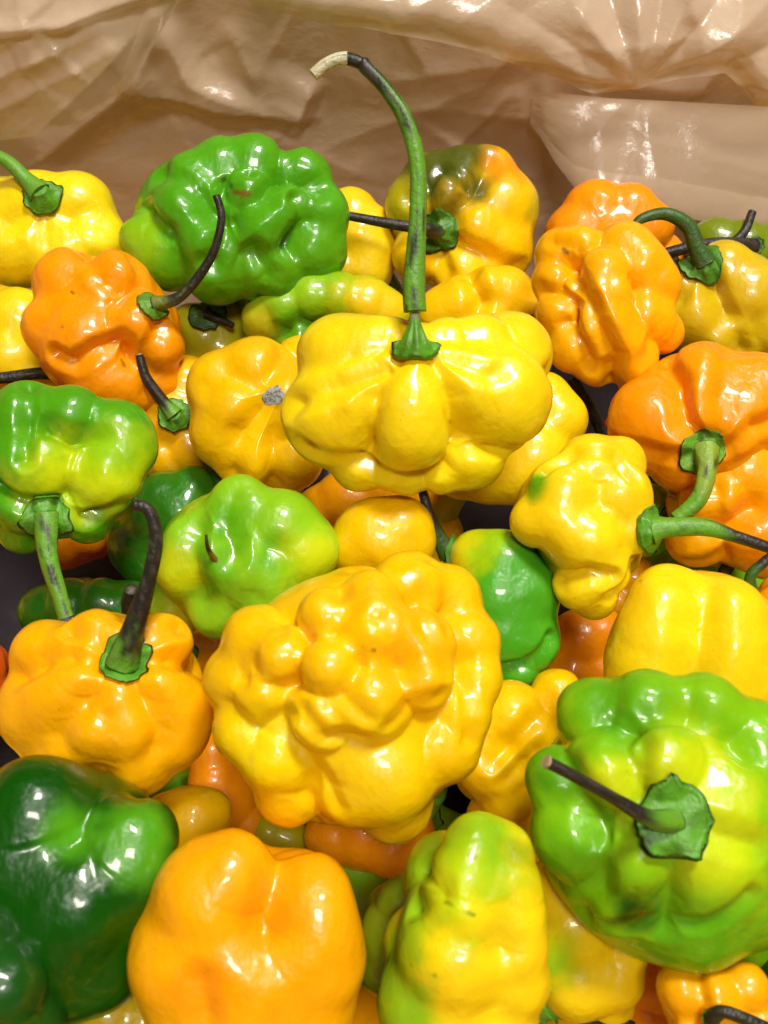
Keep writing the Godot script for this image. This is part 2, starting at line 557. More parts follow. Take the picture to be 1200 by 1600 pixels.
func rest_of_heap() -> void:                               # the same heap goes on to both sides of the view and towards the viewer
	var rng := RandomNumberGenerator.new()
	rng.seed = 77
	var tints := [Color(0.85, 0.57, 0.004), Color(0.85, 0.49, 0.003), Color(0.86, 0.36, 0.003), Color(0.87, 0.29, 0.003), Color(0.075, 0.31, 0.006), Color(0.22, 0.46, 0.01)]
	var hue := ["yellow", "golden yellow", "amber orange", "orange", "green", "lime green"]
	var spots: Array = []
	var nth := ["first", "second", "third", "fourth", "fifth", "sixth", "seventh", "eighth"]
	var places: Array = []
	for row in 7:
		var z := -228.0 + row * 35.0
		var edge := 54.0 + 49.0 * clampf((-z - 34.0) / 196.0, 0.0, 1.0) + 30.0
		for side in [-1.0, 1.0]:
			var x := edge + rng.randf_range(0.0, 6.0)
			var k := 0
			while x < 153.0:
				spots.append(Vector3(side * x, 54.0 + rng.randf_range(-8.0, 8.0), z + rng.randf_range(-5.0, 5.0)))
				places.append("beyond the view's %s edge, %s row from the back, %s outwards" % ["left" if side < 0.0 else "right", nth[row], nth[k]])
				x += 37.0
				k += 1
	for row in 3:
		for k in 8:
			spots.append(Vector3(-136.0 + k * 38.5 + rng.randf_range(-5.0, 5.0), 50.0 + rng.randf_range(-6.0, 6.0), 12.0 + row * 38.0))
			places.append("below the view, %s row towards the viewer, %s from the left" % [nth[row], nth[k]])
	for row in 6:                                          # the layer at the bottom of the box, left open where the bag shows between the fruit
		for k in 7:
			var p := Vector3(-117.0 + k * 39.0 + rng.randf_range(-5.0, 5.0), 33.0 + rng.randf_range(-3.0, 3.0), -222.0 + row * 38.0)
			if p.x < -52.0 and p.z < -80.0 and p.z > -215.0:
				continue
			if Vector2(p.x - 28.0, p.z + 178.0).length() < 34.0 or Vector2(p.x - 58.0, p.z + 216.0).length() < 34.0:
				continue
			spots.append(p)
			places.append("in the bottom layer, %s row from the back, %s from the left" % [nth[row], nth[k]])
	var count := 0
	for at in spots:
		var size := rng.randf_range(18.0, 22.0)
		var lumps: Array = []
		var n := rng.randi_range(5, 7)
		var lean := Basis.from_euler(Vector3(rng.randf_range(-0.7, 0.7), rng.randf_range(0.0, TAU), rng.randf_range(-0.7, 0.7)))
		for i in n:
			var a := TAU * i / n + rng.randf_range(-0.2, 0.2)
			for h in [0.28, -0.25]:
				var p: Vector3 = lean * (Vector3(cos(a) * 0.55, h, sin(a) * 0.55) * size)
				lumps.append_array([p.x, p.y, p.z, size * rng.randf_range(0.40, 0.5)])
		var stem_to: Vector3 = lean * (Vector3(0.1, 1.0, 0.0) * size)
		var bend: Vector3 = stem_to * 1.5 + lean * Vector3(rng.randf_range(-7, 7), 0, rng.randf_range(-7, 7))
		var t := rng.randi_range(0, 5)
		pepper("%s pepper %s" % [hue[t], places[count]], at, size, tints[t], lumps, {"level": 4, "seed": 100 + lumps.size() + int(absf(at.x)), "body": [size * 0.84, size * 0.84, size * 0.84],
			"calyx": [stem_to * 0.8, stem_to.normalized(), 4.6, 2.4, 6], "stem": [stem_to.x * 1.15, stem_to.y * 1.15, stem_to.z * 1.15, 1.9, bend.x, bend.y, bend.z, 1.4, bend.x * 1.2 + 3.0, bend.y * 1.25, bend.z * 1.2, 1.2], "stem_colours": [Color(0.12, 0.32, 0.018), Color(0.018, 0.013, 0.011), 0.5]})
		count += 1

func panel(called: String, at: Vector3, size: Vector3, parent: Node3D) -> void:
	var b := BoxMesh.new()
	b.size = size
	var o := obj(called, b, card_mat, parent)
	o.position = at

func build_box() -> void:
	var box := thing("cardboard_box", "brown cardboard box behind and under the plastic bag", "box", Vector3.ZERO)
	panel("back_panel", Vector3(0, 0.073, -0.2675), Vector3(0.36, 0.14, 0.005), box)
	panel("front_panel", Vector3(0, 0.073, 0.1255), Vector3(0.36, 0.14, 0.005), box)
	for s in [-1.0, 1.0]:
		panel("side_panel", Vector3(s * 0.1775, 0.073, -0.071), Vector3(0.005, 0.14, 0.387), box)
	panel("bottom_panel", Vector3(0, 0.001, -0.071), Vector3(0.36, 0.004, 0.398), box)
	box.get_child(-1).material_override = gap_shade_card_mat

func lamp(at: Vector3, size: Vector2, energy: float, tint: Color) -> void:
	var light := AreaLight3D.new()
	light.name = numbered("ceiling_light")
	light.area_size = size
	light.area_normalize_energy = true
	light.light_energy = energy
	light.light_color = tint
	light.shadow_enabled = true
	add_child(light, true)
	light.look_at_from_position(at, Vector3(0.0, 0.07, -0.13), Vector3(0, 0, -1))

func _ready() -> void:
	var cam := Camera3D.new()
	cam.name = "camera"
	add_child(cam)
	cam.position = Vector3(0, 0.2265, 0)
	cam.rotation_degrees = Vector3(-50, 0, 0)
	cam.fov = 55.0
	cam.near = 0.01
	cam.far = 20.0
	cam.current = true
	var lens := CameraAttributesPhysical.new()
	lens.frustum_focal_length = 23.05
	lens.frustum_focus_distance = 0.19
	lens.frustum_near = 0.01
	lens.frustum_far = 20.0
	lens.exposure_aperture = 26.0
	cam.attributes = lens
	var env := Environment.new()
	env.background_mode = Environment.BG_COLOR
	env.background_color = Color(0.42, 0.40, 0.38)
	env.background_energy_multiplier = 0.07
	env.tonemap_mode = Environment.TONE_MAPPER_LINEAR
	env.tonemap_exposure = 0.59
	env.sdfgi_enabled = true
	env.ssao_enabled = true
	env.ssil_enabled = true
	var we := WorldEnvironment.new()
	we.name = "environment"
	we.environment = env
	add_child(we)
	lamp(Vector3(0.24, 1.2, -0.24), Vector2(0.26, 0.22), 2.5, Color(1.0, 0.97, 0.93))
	lamp(Vector3(0.10, 1.1, 0.38), Vector2(0.30, 0.16), 1.3, Color(1.0, 0.97, 0.93))
	# noises and materials
	rough = noise(FastNoiseLite.TYPE_SIMPLEX_SMOOTH, 0.06, 2, 3)
	fold_noise = noise(FastNoiseLite.TYPE_SIMPLEX_SMOOTH, 0.075, 3, 9)
	fold_noise.fractal_type = FastNoiseLite.FRACTAL_RIDGED
	blotch_noise = noise(FastNoiseLite.TYPE_SIMPLEX, 0.03, 3, 21)
	fruit_mat = StandardMaterial3D.new()
	fruit_mat.resource_name = "pepper_skin"
	fruit_mat.vertex_color_use_as_albedo = true
	fruit_mat.roughness = 0.46
	fruit_mat.roughness_texture = noise_texture(noise(FastNoiseLite.TYPE_SIMPLEX, 0.012, 4, 15), 512, 0.55, 1.0)
	var specks := noise(FastNoiseLite.TYPE_SIMPLEX, 0.03, 2, 19)
	var speck_tex := noise_texture(specks, 1024, 0.45, 1.0)
	speck_tex.color_ramp.add_point(0.02, Color(0.62, 0.5, 0.4))
	speck_tex.color_ramp.add_point(0.05, Color(1, 1, 1))
	fruit_mat.albedo_texture = speck_tex
	fruit_mat.metallic_specular = 0.42
	fruit_mat.clearcoat_enabled = true
	fruit_mat.clearcoat = 0.42
	fruit_mat.clearcoat_roughness = 0.07
	fruit_mat.subsurf_scatter_enabled = true
	fruit_mat.subsurf_scatter_strength = 0.18
	fruit_mat.uv1_triplanar = true
	fruit_mat.uv1_scale = Vector3.ONE * 25.0
	fruit_mat.heightmap_enabled = true
	fruit_mat.heightmap_texture = noise_texture(noise(FastNoiseLite.TYPE_SIMPLEX_SMOOTH, 0.022, 3, 5), 512, 0.0, 1.0)
	fruit_mat.heightmap_scale = 0.022
	stem_mat = StandardMaterial3D.new()
	stem_mat.resource_name = "pepper_stem"
	stem_mat.vertex_color_use_as_albedo = true
	stem_mat.roughness = 0.48
	stem_mat.uv1_triplanar = true
	stem_mat.uv1_scale = Vector3.ONE * 60.0
	stem_mat.heightmap_enabled = true
	stem_mat.heightmap_texture = noise_texture(noise(FastNoiseLite.TYPE_SIMPLEX, 0.03, 4, 6), 512, 0.0, 1.0)
	stem_mat.heightmap_scale = 0.014
	var crinkles := noise(FastNoiseLite.TYPE_SIMPLEX_SMOOTH, 0.010, 3, 8)
	crinkles.fractal_type = FastNoiseLite.FRACTAL_RIDGED
	crinkles.domain_warp_enabled = true
	crinkles.domain_warp_amplitude = 40.0
	bag_mat = StandardMaterial3D.new()
	bag_mat.resource_name = "plastic_film"
	bag_mat.albedo_color = Color(0.92, 0.83, 0.72, 0.5)
	bag_mat.transparency = BaseMaterial3D.TRANSPARENCY_ALPHA
	bag_mat.cull_mode = BaseMaterial3D.CULL_DISABLED
	bag_mat.roughness = 0.2
	bag_mat.uv1_triplanar = true
	bag_mat.uv1_scale = Vector3(9, 14, 9)
	bag_mat.heightmap_enabled = true
	bag_mat.heightmap_texture = noise_texture(crinkles, 1024, 0.0, 1.0)
	bag_mat.heightmap_scale = 0.014
	bag_mat.metallic_specular = 0.5
	gap_shade_film_mat = bag_mat.duplicate()
	gap_shade_film_mat.albedo_color = Color(0.28, 0.25, 0.28, 0.32)  # same film darkened: shade between the fruit painted into its colour
	gap_shade_film_mat.roughness = 0.3
	card_mat = StandardMaterial3D.new()
	card_mat.resource_name = "cardboard"
	card_mat.albedo_color = Color(0.82, 0.58, 0.24)
	card_mat.roughness = 0.9
	card_mat.uv1_triplanar = true
	card_mat.uv1_scale = Vector3(30, 120, 30)
	card_mat.albedo_texture = noise_texture(noise(FastNoiseLite.TYPE_SIMPLEX, 0.02, 4, 12), 512, 0.95, 1.0)
	gap_shade_card_mat = card_mat.duplicate()
	gap_shade_card_mat.albedo_color = Color(0.12, 0.10, 0.11)  # brown card painted near black to stand for shade deep in the gaps
	build_box()
	build_bag()
	pepper("plain bright yellow pepper at the far left by the bag, green stem leaning left",
		Vector3(-84.1, 83, -211.4), 17.3, Color(0.84, 0.64, 0.004),
		[-0.7, 6, -0.2, 9.4, 9.3, 6.4, -1.8, 8.2, 13.4, 1.3, 4.9, 7.5, 4.8, -1, 8.2, 9.1, -7.2, 0, 5.7, 9.5, -10.7, 5.2, -1.6, 7.9, 0, -1.1, -0.9, 10.2, 8, -2.9, -8.1, 6.6, -4.4, 0.4, -8.4, 6.6, -9.4, -4.1, -6.6, 6.6, -8, -8.3, -1.2, 6.6, 8.9, -6.7, -1.3, 6.6],
		{"calyx": [Vector3(3.6, 12.8, 5.3), Vector3(-0.059, 0.978, 0.199), 4.4, 3.9, 6], "stem": [0.1, 16.4, 3, 1.9, -4.3, 19.8, 0.3, 1.5, -12.5, 22.5, -2.5, 1.2], "stem_colours": [Color(0.12, 0.32, 0.018), Color(0.12, 0.32, 0.018), 1], "patches": [[Vector3(-8.6, -8.8, 10.6), 6.4, Color(0.1, 0.34, 0.006)], [Vector3(17.8, 1.9, -6.6), 4.8, Color(0.1, 0.34, 0.006)]], "body": [18.4, 14, 13.7], "creases": [4.6, 10.9, 7.3, 10.9, 9, 6.9, 5.8, 1.7, 10.9, 9, 6.9, 16.8, 7.5, 7.4, 5.8, 1.7, 4, 10.2, 8.8, 5.4, 4.1, 15.4, 6.4, 1.7, 5.4, 4.1, 15.4, -1.8, -8, 11.6, 6.4, 1.7, 1.1, 11.4, 8, -5.1, 9.1, 9.8, 4.8, 1.7], "seed": 1})
	pepper("large wrinkled green pepper with a knobbly tip, under the bag's left folds",
		Vector3(-35.8, 91, -204.8), 23.7, Color(0.075, 0.31, 0.006),
		[6.3, 13.5, -1.7, 6.8, 16.4, 9.9, -1.2, 7.4, 20.9, 5.1, 5.2, 7, 19, -1.2, 10.5, 8.1, 9.1, -2.6, 15.5, 8.3, -2.6, -2.6, 16.7, 7.7, -14.5, -1.2, 12, 8.3, -19.6, 1.2, 8.9, 6.3, -8, 7.2, 8.5, 9.1, -8.3, 11.9, 2.9, 6.4, -1.7, 13.4, -0.8, 6.5, 8.2, 6.5, 11.2, 8.7, 5, 13.2, 8.8, 4.3, -3.2, 4.1, 16.4, 6.5, 14.1, 9, 10, 5.8, 0, -1.5, -1.2, 15, 13.2, -3.6, -7, 9, 0.8, 0.4, -12.9, 9, -13.7, -5.7, -6.5, 9, 0.7, -13.9, 1.5, 9, 11.1, -12, -2.2, 9],
		{"patches": [[Vector3(-21.7, 3.1, 14.9), 9.2, Color(0.26, 0.48, 0.008)], [Vector3(7, -0.6, 22.9), 9.2, Color(0.1, 0.34, 0.006)], [Vector3(21.3, 2, 17.1), 7.7, Color(0.1, 0.34, 0.006)]], "body": [23.8, 17.5, 17.3], "crinkle": 0.01, "pit": [Vector3(2.2, 14.3, 12), 4, 0.06], "creases": [12.2, 15, -9.8, 16.6, 14.3, 4.7, 4.3, 3.2, 16.6, 14.3, 4.7, 21.3, 11.8, 6.2, 4.3, 3.2, 17, 13.5, 11.9, 18.2, 9.4, 13.8, 4.3, 3.2, 18.2, 9.4, 13.8, 14.2, 4.5, 17.5, 4.3, 3.2, 3.4, 10.5, 17.2, 9.8, 14.5, 13.5, 4.3, 3.2, 9.8, 14.5, 13.5, 14.1, 13.9, 4.9, 4.3, 3.2, -15.1, 14, 2.3, -5, 14.2, 13.1, 4.6, 3.2, -5, 14.2, 13.1, 0.5, 9.3, 17.8, 4.6, 3.2, 0.5, 9.3, 17.8, -2.5, 4.3, 22.6, 4.6, 3.2, -25.4, 3.5, 5.5, -16.9, 9.1, 10.2, 4, 2.4, -16.9, 9.1, 10.2, -12.7, 8.1, 16, 4, 2.4, 6.1, 17.1, 7.5, 0.2, 14.8, 8.9, 2.8, 2, 0.2, 14.8, 8.9, -2.4, 12.7, 13.2, 2.8, 2, 7.4, 5.7, 19.8, 10, 0.8, 22.5, 4, 2.4, 10, 0.8, 22.5, 7.9, -6.3, 22.5, 4, 2.4], "marks": [[Vector3(0.2, 15.4, 7.4), Vector3(1.9, 15.7, 10.4), 0.8, Color(0.018, 0.013, 0.011)], [Vector3(2.2, 14.9, 11.6), Vector3(6.1, 15.2, 12.9), 0.9, Color(0.16, 0.06, 0.012)], [Vector3(3.7, 14.1, 13.3), Vector3(4.9, 15, 13.3), 0.6, Color(0.16, 0.06, 0.012)]], "soft": 0.05, "level": 6, "seed": 2})
	pepper("orange pepper with a thin black curled stem, resting against the wrinkled green one",
		Vector3(-62.1, 85, -171), 18.3, Color(0.87, 0.29, 0.003),
		[-7, 9.4, -5.4, 7.3, 3.8, 10.3, -3.1, 7.6, -9.4, 4.6, 4.3, 6.3, -0.9, 3.5, 7.9, 8.8, 9.6, 6.9, 5.7, 6.3, 12.8, 2.1, 7.2, 6.2, 12.6, -6.6, 9.5, 5.7, 6.6, -3.8, 12.6, 6.9, 1.6, -1.7, 13.2, 6.3, -3.6, 2.8, 9.1, 6.8, 0, -1.1, -0.9, 12.3, 8.8, -2.7, -4.8, 6.9, -2.7, 2.1, -9.8, 6.9, -7.5, -1.6, -8.1, 6.9, -4.1, -11.3, 1.2, 6.9, 7.3, -8.4, 0, 6.9],
		{"calyx": [Vector3(13.4, 11.7, 5.9), Vector3(0.768, 0.64, 0.015), 3.6, 1.9, 8], "stem": [19.9, 14.1, 5.6, 1.1, 26.4, 20.4, 1.8, 0.9, 29.1, 26.7, -2.4, 0.8, 28.2, 30.5, -5.6, 0.8], "stem_colours": [Color(0.16, 0.19, 0.02), Color(0.018, 0.013, 0.011), 0.18], "body": [15.7, 16.1, 13.5], "crinkle": 0.012, "creases": [-2.3, 15.4, -9.9, 3.4, 16.2, 1.4, 4.3, 2.2, 3.4, 16.2, 1.4, 7.1, 13.9, 2.7, 4.3, 2.2, -6.2, 6.3, 15.1, -2.1, 5.5, 16.6, 3.4, 3, -2.1, 5.5, 16.6, 2.6, 7.5, 14.6, 3.4, 3, 2.6, 7.5, 14.6, 8.1, 7.6, 11.7, 3.4, 3, 8.1, 7.6, 11.7, 9, 2.5, 13.8, 3.4, 3, 7.4, 12.9, 5.7, 10.1, 13.2, -0.4, 4, 2.2, 10.1, 13.2, -0.4, 8.3, 15.2, -6.7, 4, 2.2, 15.1, 8.6, 8.7, 12.4, 3.5, 13, 3.7, 2.2, 12.4, 3.5, 13, 12.2, -2.7, 16.2, 3.7, 2.2], "marks": [[Vector3(-9.1, 13, 0.7), Vector3(-7.9, 12.9, 1.2), 0.4, Color(0.16, 0.06, 0.012)], [Vector3(-3.4, 13.2, 3.1), Vector3(-2.8, 13.1, 3.7), 0.4, Color(0.16, 0.06, 0.012)], [Vector3(2.6, 10.9, 10.5), Vector3(3.1, 10.6, 11), 0.6, Color(0.16, 0.06, 0.012)], [Vector3(6.8, 3.6, 13.1), Vector3(7.7, 2.9, 14.3), 0.6, Color(0.16, 0.06, 0.012)], [Vector3(-4.4, 10.8, 11.4), Vector3(-3.9, 10.9, 11.9), 0.4, Color(0.16, 0.06, 0.012)]], "level": 6, "seed": 3})
	pepper("pale yellow pepper peeping out at the left edge below the orange one",
		Vector3(-88.5, 71, -182.7), 14.6, Color(0.85, 0.57, 0.004),
		[2.4, 6.8, -1.2, 7.6, 8.2, 2.4, 2.9, 8.3, 1, 1.2, 6, 8.3, -5.7, 4.8, -1.2, 8.4, 6.8, -2.2, 8.9, 6.1, 0, -0.9, -0.8, 9.4, 6.8, -1.2, -5.3, 5.5, 2.3, 1, -7.8, 5.5, -7.7, -3.5, -2.4, 5.5, -4.2, -6.5, 2.1, 5.5, 7, -5, -0.4, 5.5],
		{"calyx": [Vector3(13.1, -0.3, 9.2), Vector3(0.53, 0.232, 0.816), 2.2, 1.2, 6], "stem": [10, 4.6, 14.9, 1.3, 2.6, 5, 16.9, 1.3, -3.9, 4.8, 17.1, 1.2], "stem_colours": [Color(0.12, 0.32, 0.018), Color(0.018, 0.013, 0.011), 0.2], "body": [12.6, 11.4, 10.2], "seed": 4})
	pepper("green and yellow pepper at the left edge with a thick green stem hanging down",
		Vector3(-61, 93, -122.7), 17.5, Color(0.075, 0.31, 0.006),
		[-2.3, 9.8, -2.7, 6.8, 5.8, 10.6, -2.7, 5.5, 13.2, 6.7, -1.7, 6.5, 15.7, 5.6, 1.2, 4.6, 0.4, 6.8, 5.4, 7, 11.7, 4.2, 6.1, 6.6, -2.1, 1.5, 10.5, 5.1, 6.7, 0.3, 10.9, 4.3, -4.3, -4.8, 11.2, 4.2, 8.2, -2.7, 10.7, 3.9, -7.3, 5.4, 3.3, 6.8, -12, -2.2, 7.4, 5.8, 0, -1.1, -0.9, 9.9, 9.2, -4.4, -6.4, 6.6, -1.9, -0.6, -10.7, 6.6, -9.6, -5.4, -4.4, 6.6, -7.2, -8.2, 0, 6.6, 7, -9.2, -0.6, 6.6],
		{"calyx": [Vector3(2.2, 2.9, 13.1), Vector3(0.46, 0.019, 0.888), 4, 1.8, 7], "stem": [3.7, -0, 20.4, 1.6, 6.1, -4, 26.5, 1.3, 7.6, -6.6, 30, 1.5], "stem_colours": [Color(0.12, 0.32, 0.018), Color(0.12, 0.32, 0.018), 0.9], "end": "dark", "patches": [[Vector3(5.2, 8.5, 10), 7.1, Color(0.52, 0.62, 0.006)], [Vector3(15.8, 6.5, 10.3), 8.2, Color(0.52, 0.62, 0.006)], [Vector3(13.9, 10.2, 4.8), 5.3, Color(0.26, 0.48, 0.008)]], "body": [16.1, 13.4, 12.5], "creases": [-1.4, 16, -5.1, 0, 13.8, 3.7, 2.8, 2.1, 0, 13.8, 3.7, 0.3, 12.3, 9.3, 2.8, 2.1, 2.8, 13.1, 2.7, 6.6, 11.1, 3.2, 3.3, 3.1, 6.6, 11.1, 3.2, 11.9, 10.9, 3, 3.3, 3.1, 7.1, 4.3, 11.9, 10, 8.9, 10.1, 3.5, 2.1, 10, 8.9, 10.1, 10.7, 10.7, 6, 3.5, 2.1, -6.2, 6.9, 10.3, -1.1, 5.5, 13.4, 2.6, 2.5, -1.1, 5.5, 13.4, 4.9, 4.1, 12.3, 2.6, 2.5, 4.9, 4.1, 12.3, 9.1, 1.8, 13.9, 2.6, 2.5, 9.1, 1.8, 13.9, 14.8, 2.6, 11.4, 2.6, 2.5, 14.8, 2.6, 11.4, 18.2, -4.1, -1.7, 2.6, 2.5], "level": 6, "seed": 5})
	pepper("amber pepper beneath the orange one, its dark stub of a stem pointing up",
		Vector3(-47.2, 69, -159.7), 12.6, Color(0.86, 0.42, 0.003),
		[2.8, 7.2, -3.9, 6.4, 0.3, 3.7, 2.7, 6.8, -4.2, -0.7, 6.4, 5.7, 4.3, -1.6, 7.5, 6, -1.4, -3.6, 9.6, 5, 5.9, 3.6, 2.6, 5.7, 0, -0.8, -0.6, 7.4, 5.1, -1.9, -5, 4.8, 1.4, 1.4, -8, 4.8, -5.2, -1.3, -3.9, 4.8, -0.7, -7.8, 2.9, 4.8, 5.2, -4.8, -1.4, 4.8],
		{"calyx": [Vector3(2.2, 7.9, 7.4), Vector3(-0.044, 0.897, 0.439), 3.7, 2.2, 8], "stem": [-0, 11.4, 6.3, 1.3, -3.3, 15.9, 3.6, 1, -4.6, 19.6, 0.3, 0.9], "stem_colours": [Color(0.12, 0.32, 0.018), Color(0.018, 0.013, 0.011), 0.25], "end": "pale", "body": [8.9, 11.9, 8.8], "seed": 6})
	pepper("amber pepper with a round grey corky scar, tucked under the long-stemmed yellow one",
		Vector3(-27.1, 81, -149.2), 15.4, Color(0.85, 0.49, 0.003),
		[-6.1, 5.8, -1.8, 7.7, 0.7, 8.5, -3.7, 7.1, -6.5, 0.3, 6.7, 6.3, -0.7, -3, 9.9, 6.9, 7.7, -5, 8.6, 6.7, 6, 4.4, 1.5, 7.9, -3.2, 3.9, 2.9, 7.9, 9.4, 5.9, -10.7, 4.9, 0, -0.9, -0.8, 9.8, 5.9, -1.4, -7.3, 5.9, -2.6, 1.6, -8.7, 5.9, -7.1, -2.5, -4.1, 5.9, -3.7, -7.7, 2.7, 5.9, 6.9, -5, -1.1, 5.9],
		{"body": [13.3, 15.1, 12.1], "creases": [4, 9.9, 7.3, -1.5, 5.1, 11.4, 4.9, 2.8, -1.5, 5.1, 11.4, -3.7, -2.4, 15.8, 4.9, 2.8, 2.7, 11.5, 4.4, -4.8, 13.1, 1.4, 4.6, 1.4, -4.8, 13.1, 1.4, -8.7, 11.3, 3.2, 4.6, 1.4, 6.3, 8.8, 8, 5, 2, 12, 4.6, 2.1, 5, 2, 12, 5, -5.5, 14.8, 4.6, 2.1, 4.2, 12.1, 3.1, 6.3, 13, -4.4, 3.8, 1.4], "scar": [Vector3(5.1, 10.8, 5.8), 2.3], "level": 6, "seed": 7})
	pepper("curved lime green pepper wedged below the wrinkled green one",
		Vector3(-14, 77, -187.3), 14.2, Color(0.26, 0.48, 0.008),
		[-14.3, 1.1, 3.8, 5.4, -10, 4.2, 2.4, 6, -3.2, 6, 1.6, 6, 3.5, 6, 1.6, 6, 10.2, 4.3, 1.8, 6.3, 14.7, 2.2, 2.8, 5.4, -7.1, -1, 5.8, 5.3, 0, -0.9, -0.7, 4.5, 7.9, -1.4, -5.2, 5.4, -5.4, -1.5, -6.7, 5.4, -8.9, -3, -5.6, 5.4, 0, -7.9, -0.1, 5.4, 7.8, -5.1, -0.1, 5.4],
		{"patches": [[Vector3(-6.7, 1.6, 10.1), 6.9, Color(0.1, 0.34, 0.006)], [Vector3(12.5, 7.2, 6.7), 8.4, Color(0.85, 0.57, 0.004)], [Vector3(-15.6, 3.1, 8.5), 4.6, Color(0.45, 0.42, 0.008)]], "body": [10.1, 5, 6], "creases": [-9.7, 1.7, 9.1, -2.4, 2.2, 6.3, 3.7, 2.8, -2.4, 2.2, 6.3, 8, 1.5, 7.1, 3.7, 2.8], "seed": 8})
	pepper("yellow pepper behind the wrinkled green one, a black stem crossing in front",
		Vector3(-7.8, 75, -218.7), 12.9, Color(0.85, 0.57, 0.004),
		[-0.8, 6.7, -2.9, 6.9, 4.5, 0.7, 5.1, 6.9, 1.2, 3.6, 2.4, 7.4, 2.8, -3.1, 8.2, 6.9, -3.8, -2.8, 7.1, 7.4, 5.3, 6, 0.4, 4.6, 0, -0.8, -0.7, 7.8, 5.6, -3.4, -4.7, 4.9, -1.3, 1.7, -7.8, 4.9, -5.5, -4.9, -1.7, 4.9, -2.1, -7.6, 2.5, 4.9, 3.8, -6.4, 1.7, 4.9],
		{"body": [9.4, 11.9, 9], "seed": 9})
	pepper("yellow pepper against the bag with shade painted on top and a black stem pointing left",
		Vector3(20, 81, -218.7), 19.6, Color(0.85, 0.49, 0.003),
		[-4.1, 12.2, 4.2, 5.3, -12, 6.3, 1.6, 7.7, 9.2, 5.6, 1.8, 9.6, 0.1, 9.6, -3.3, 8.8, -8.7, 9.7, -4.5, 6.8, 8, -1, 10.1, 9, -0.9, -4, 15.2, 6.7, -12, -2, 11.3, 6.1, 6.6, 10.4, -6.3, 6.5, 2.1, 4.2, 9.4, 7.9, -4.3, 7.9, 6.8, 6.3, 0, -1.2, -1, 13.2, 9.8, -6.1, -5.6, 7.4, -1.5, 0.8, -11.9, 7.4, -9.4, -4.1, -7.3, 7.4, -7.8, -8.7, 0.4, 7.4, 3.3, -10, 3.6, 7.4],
		{"calyx": [Vector3(-6.4, 6.5, 13.4), Vector3(-0.596, 0.292, 0.748), 5, 3.4, 6], "stem": [-11.6, 9.4, 16.2, 1.4, -20, 10.6, 15.8, 1.2, -29.1, 11.7, 14.4, 1], "stem_colours": [Color(0.035, 0.1, 0.01), Color(0.018, 0.013, 0.011), 0.12], "patches": [[Vector3(-5.6, 16.6, -1.8), 15.1, Color(0.075, 0.095, 0.007)], [Vector3(-18.4, 7, 5.4), 6.6, Color(0.45, 0.42, 0.008)], [Vector3(10.6, 14.9, -1.2), 5.6, Color(0.87, 0.29, 0.003)], [Vector3(18, 6.9, 5.3), 4.9, Color(0.45, 0.42, 0.008)]], "body": [17.7, 17.5, 15], "pit": [Vector3(-6, 6.5, 13.4), 6.6, 0.1], "creases": [-3.9, 10.1, 12.9, 2.4, 13.2, 6.9, 4.6, 3, 2.4, 13.2, 6.9, 5.8, 16.9, -2.7, 4.6, 3, -9.4, 8, 11.1, -9.5, 13.9, 5.2, 4.3, 2.6, -2.2, 5.1, 16.1, 4.8, 2.7, 17.8, 4.3, 2.6, 4.8, 2.7, 17.8, 13.1, -1.5, 17.2, 4.3, 2.6, -7.1, 2, 14.3, -4.4, -1.5, 19.9, 3.9, 2.6, -13.8, 11.5, 6.9, -9.9, 13, 6.5, 3.3, 2.6, -9.9, 13, 6.5, -6.1, 16.9, 2.2, 3.3, 2.6, -6.1, 16.9, 2.2, -0, 15, 7, 3.3, 2.6], "seed": 10})  # olive top patch and the orange one beside it paint the bag's shade
	pepper("lumpy yellow pepper behind the base of the long stem",
		Vector3(23.7, 75, -190.3), 13.4, Color(0.85, 0.49, 0.003),
		[5.3, 4.8, -0.2, 7, -5.5, 3.8, 2.4, 7, 0.4, 7.7, 0.6, 5.1, -10, 2.1, 3.1, 6.1, 9.9, 2.2, 3.2, 5.5, -0.9, 0.4, 5.8, 7.6, 0, -0.8, -0.7, 7.6, 4.5, -0.9, -6.8, 5.1, -0.9, -0.1, -7.3, 5.1, -7.7, -4.1, -1.7, 5.1, -2.8, -7.3, 0.7, 5.1, 5, -6.4, 0.3, 5.1],
		{"calyx": [Vector3(5.5, 2.9, 9.3), Vector3(0.709, 0.476, 0.521), 1.6, 0.6, 7], "stem": [7.6, 5.5, 10.9, 0.7, 10.7, 7.3, 10.6, 0.6], "stem_colours": [Color(0.018, 0.013, 0.011), Color(0.018, 0.013, 0.011), 0.1], "body": [13.1, 9.2, 9.3], "creases": [-3.5, 11.1, 0.2, -1.5, 8.5, 6.5, 4.3, 3.2, -1.5, 8.5, 6.5, -3, 4.9, 11.2, 4.3, 3.2], "seed": 11})
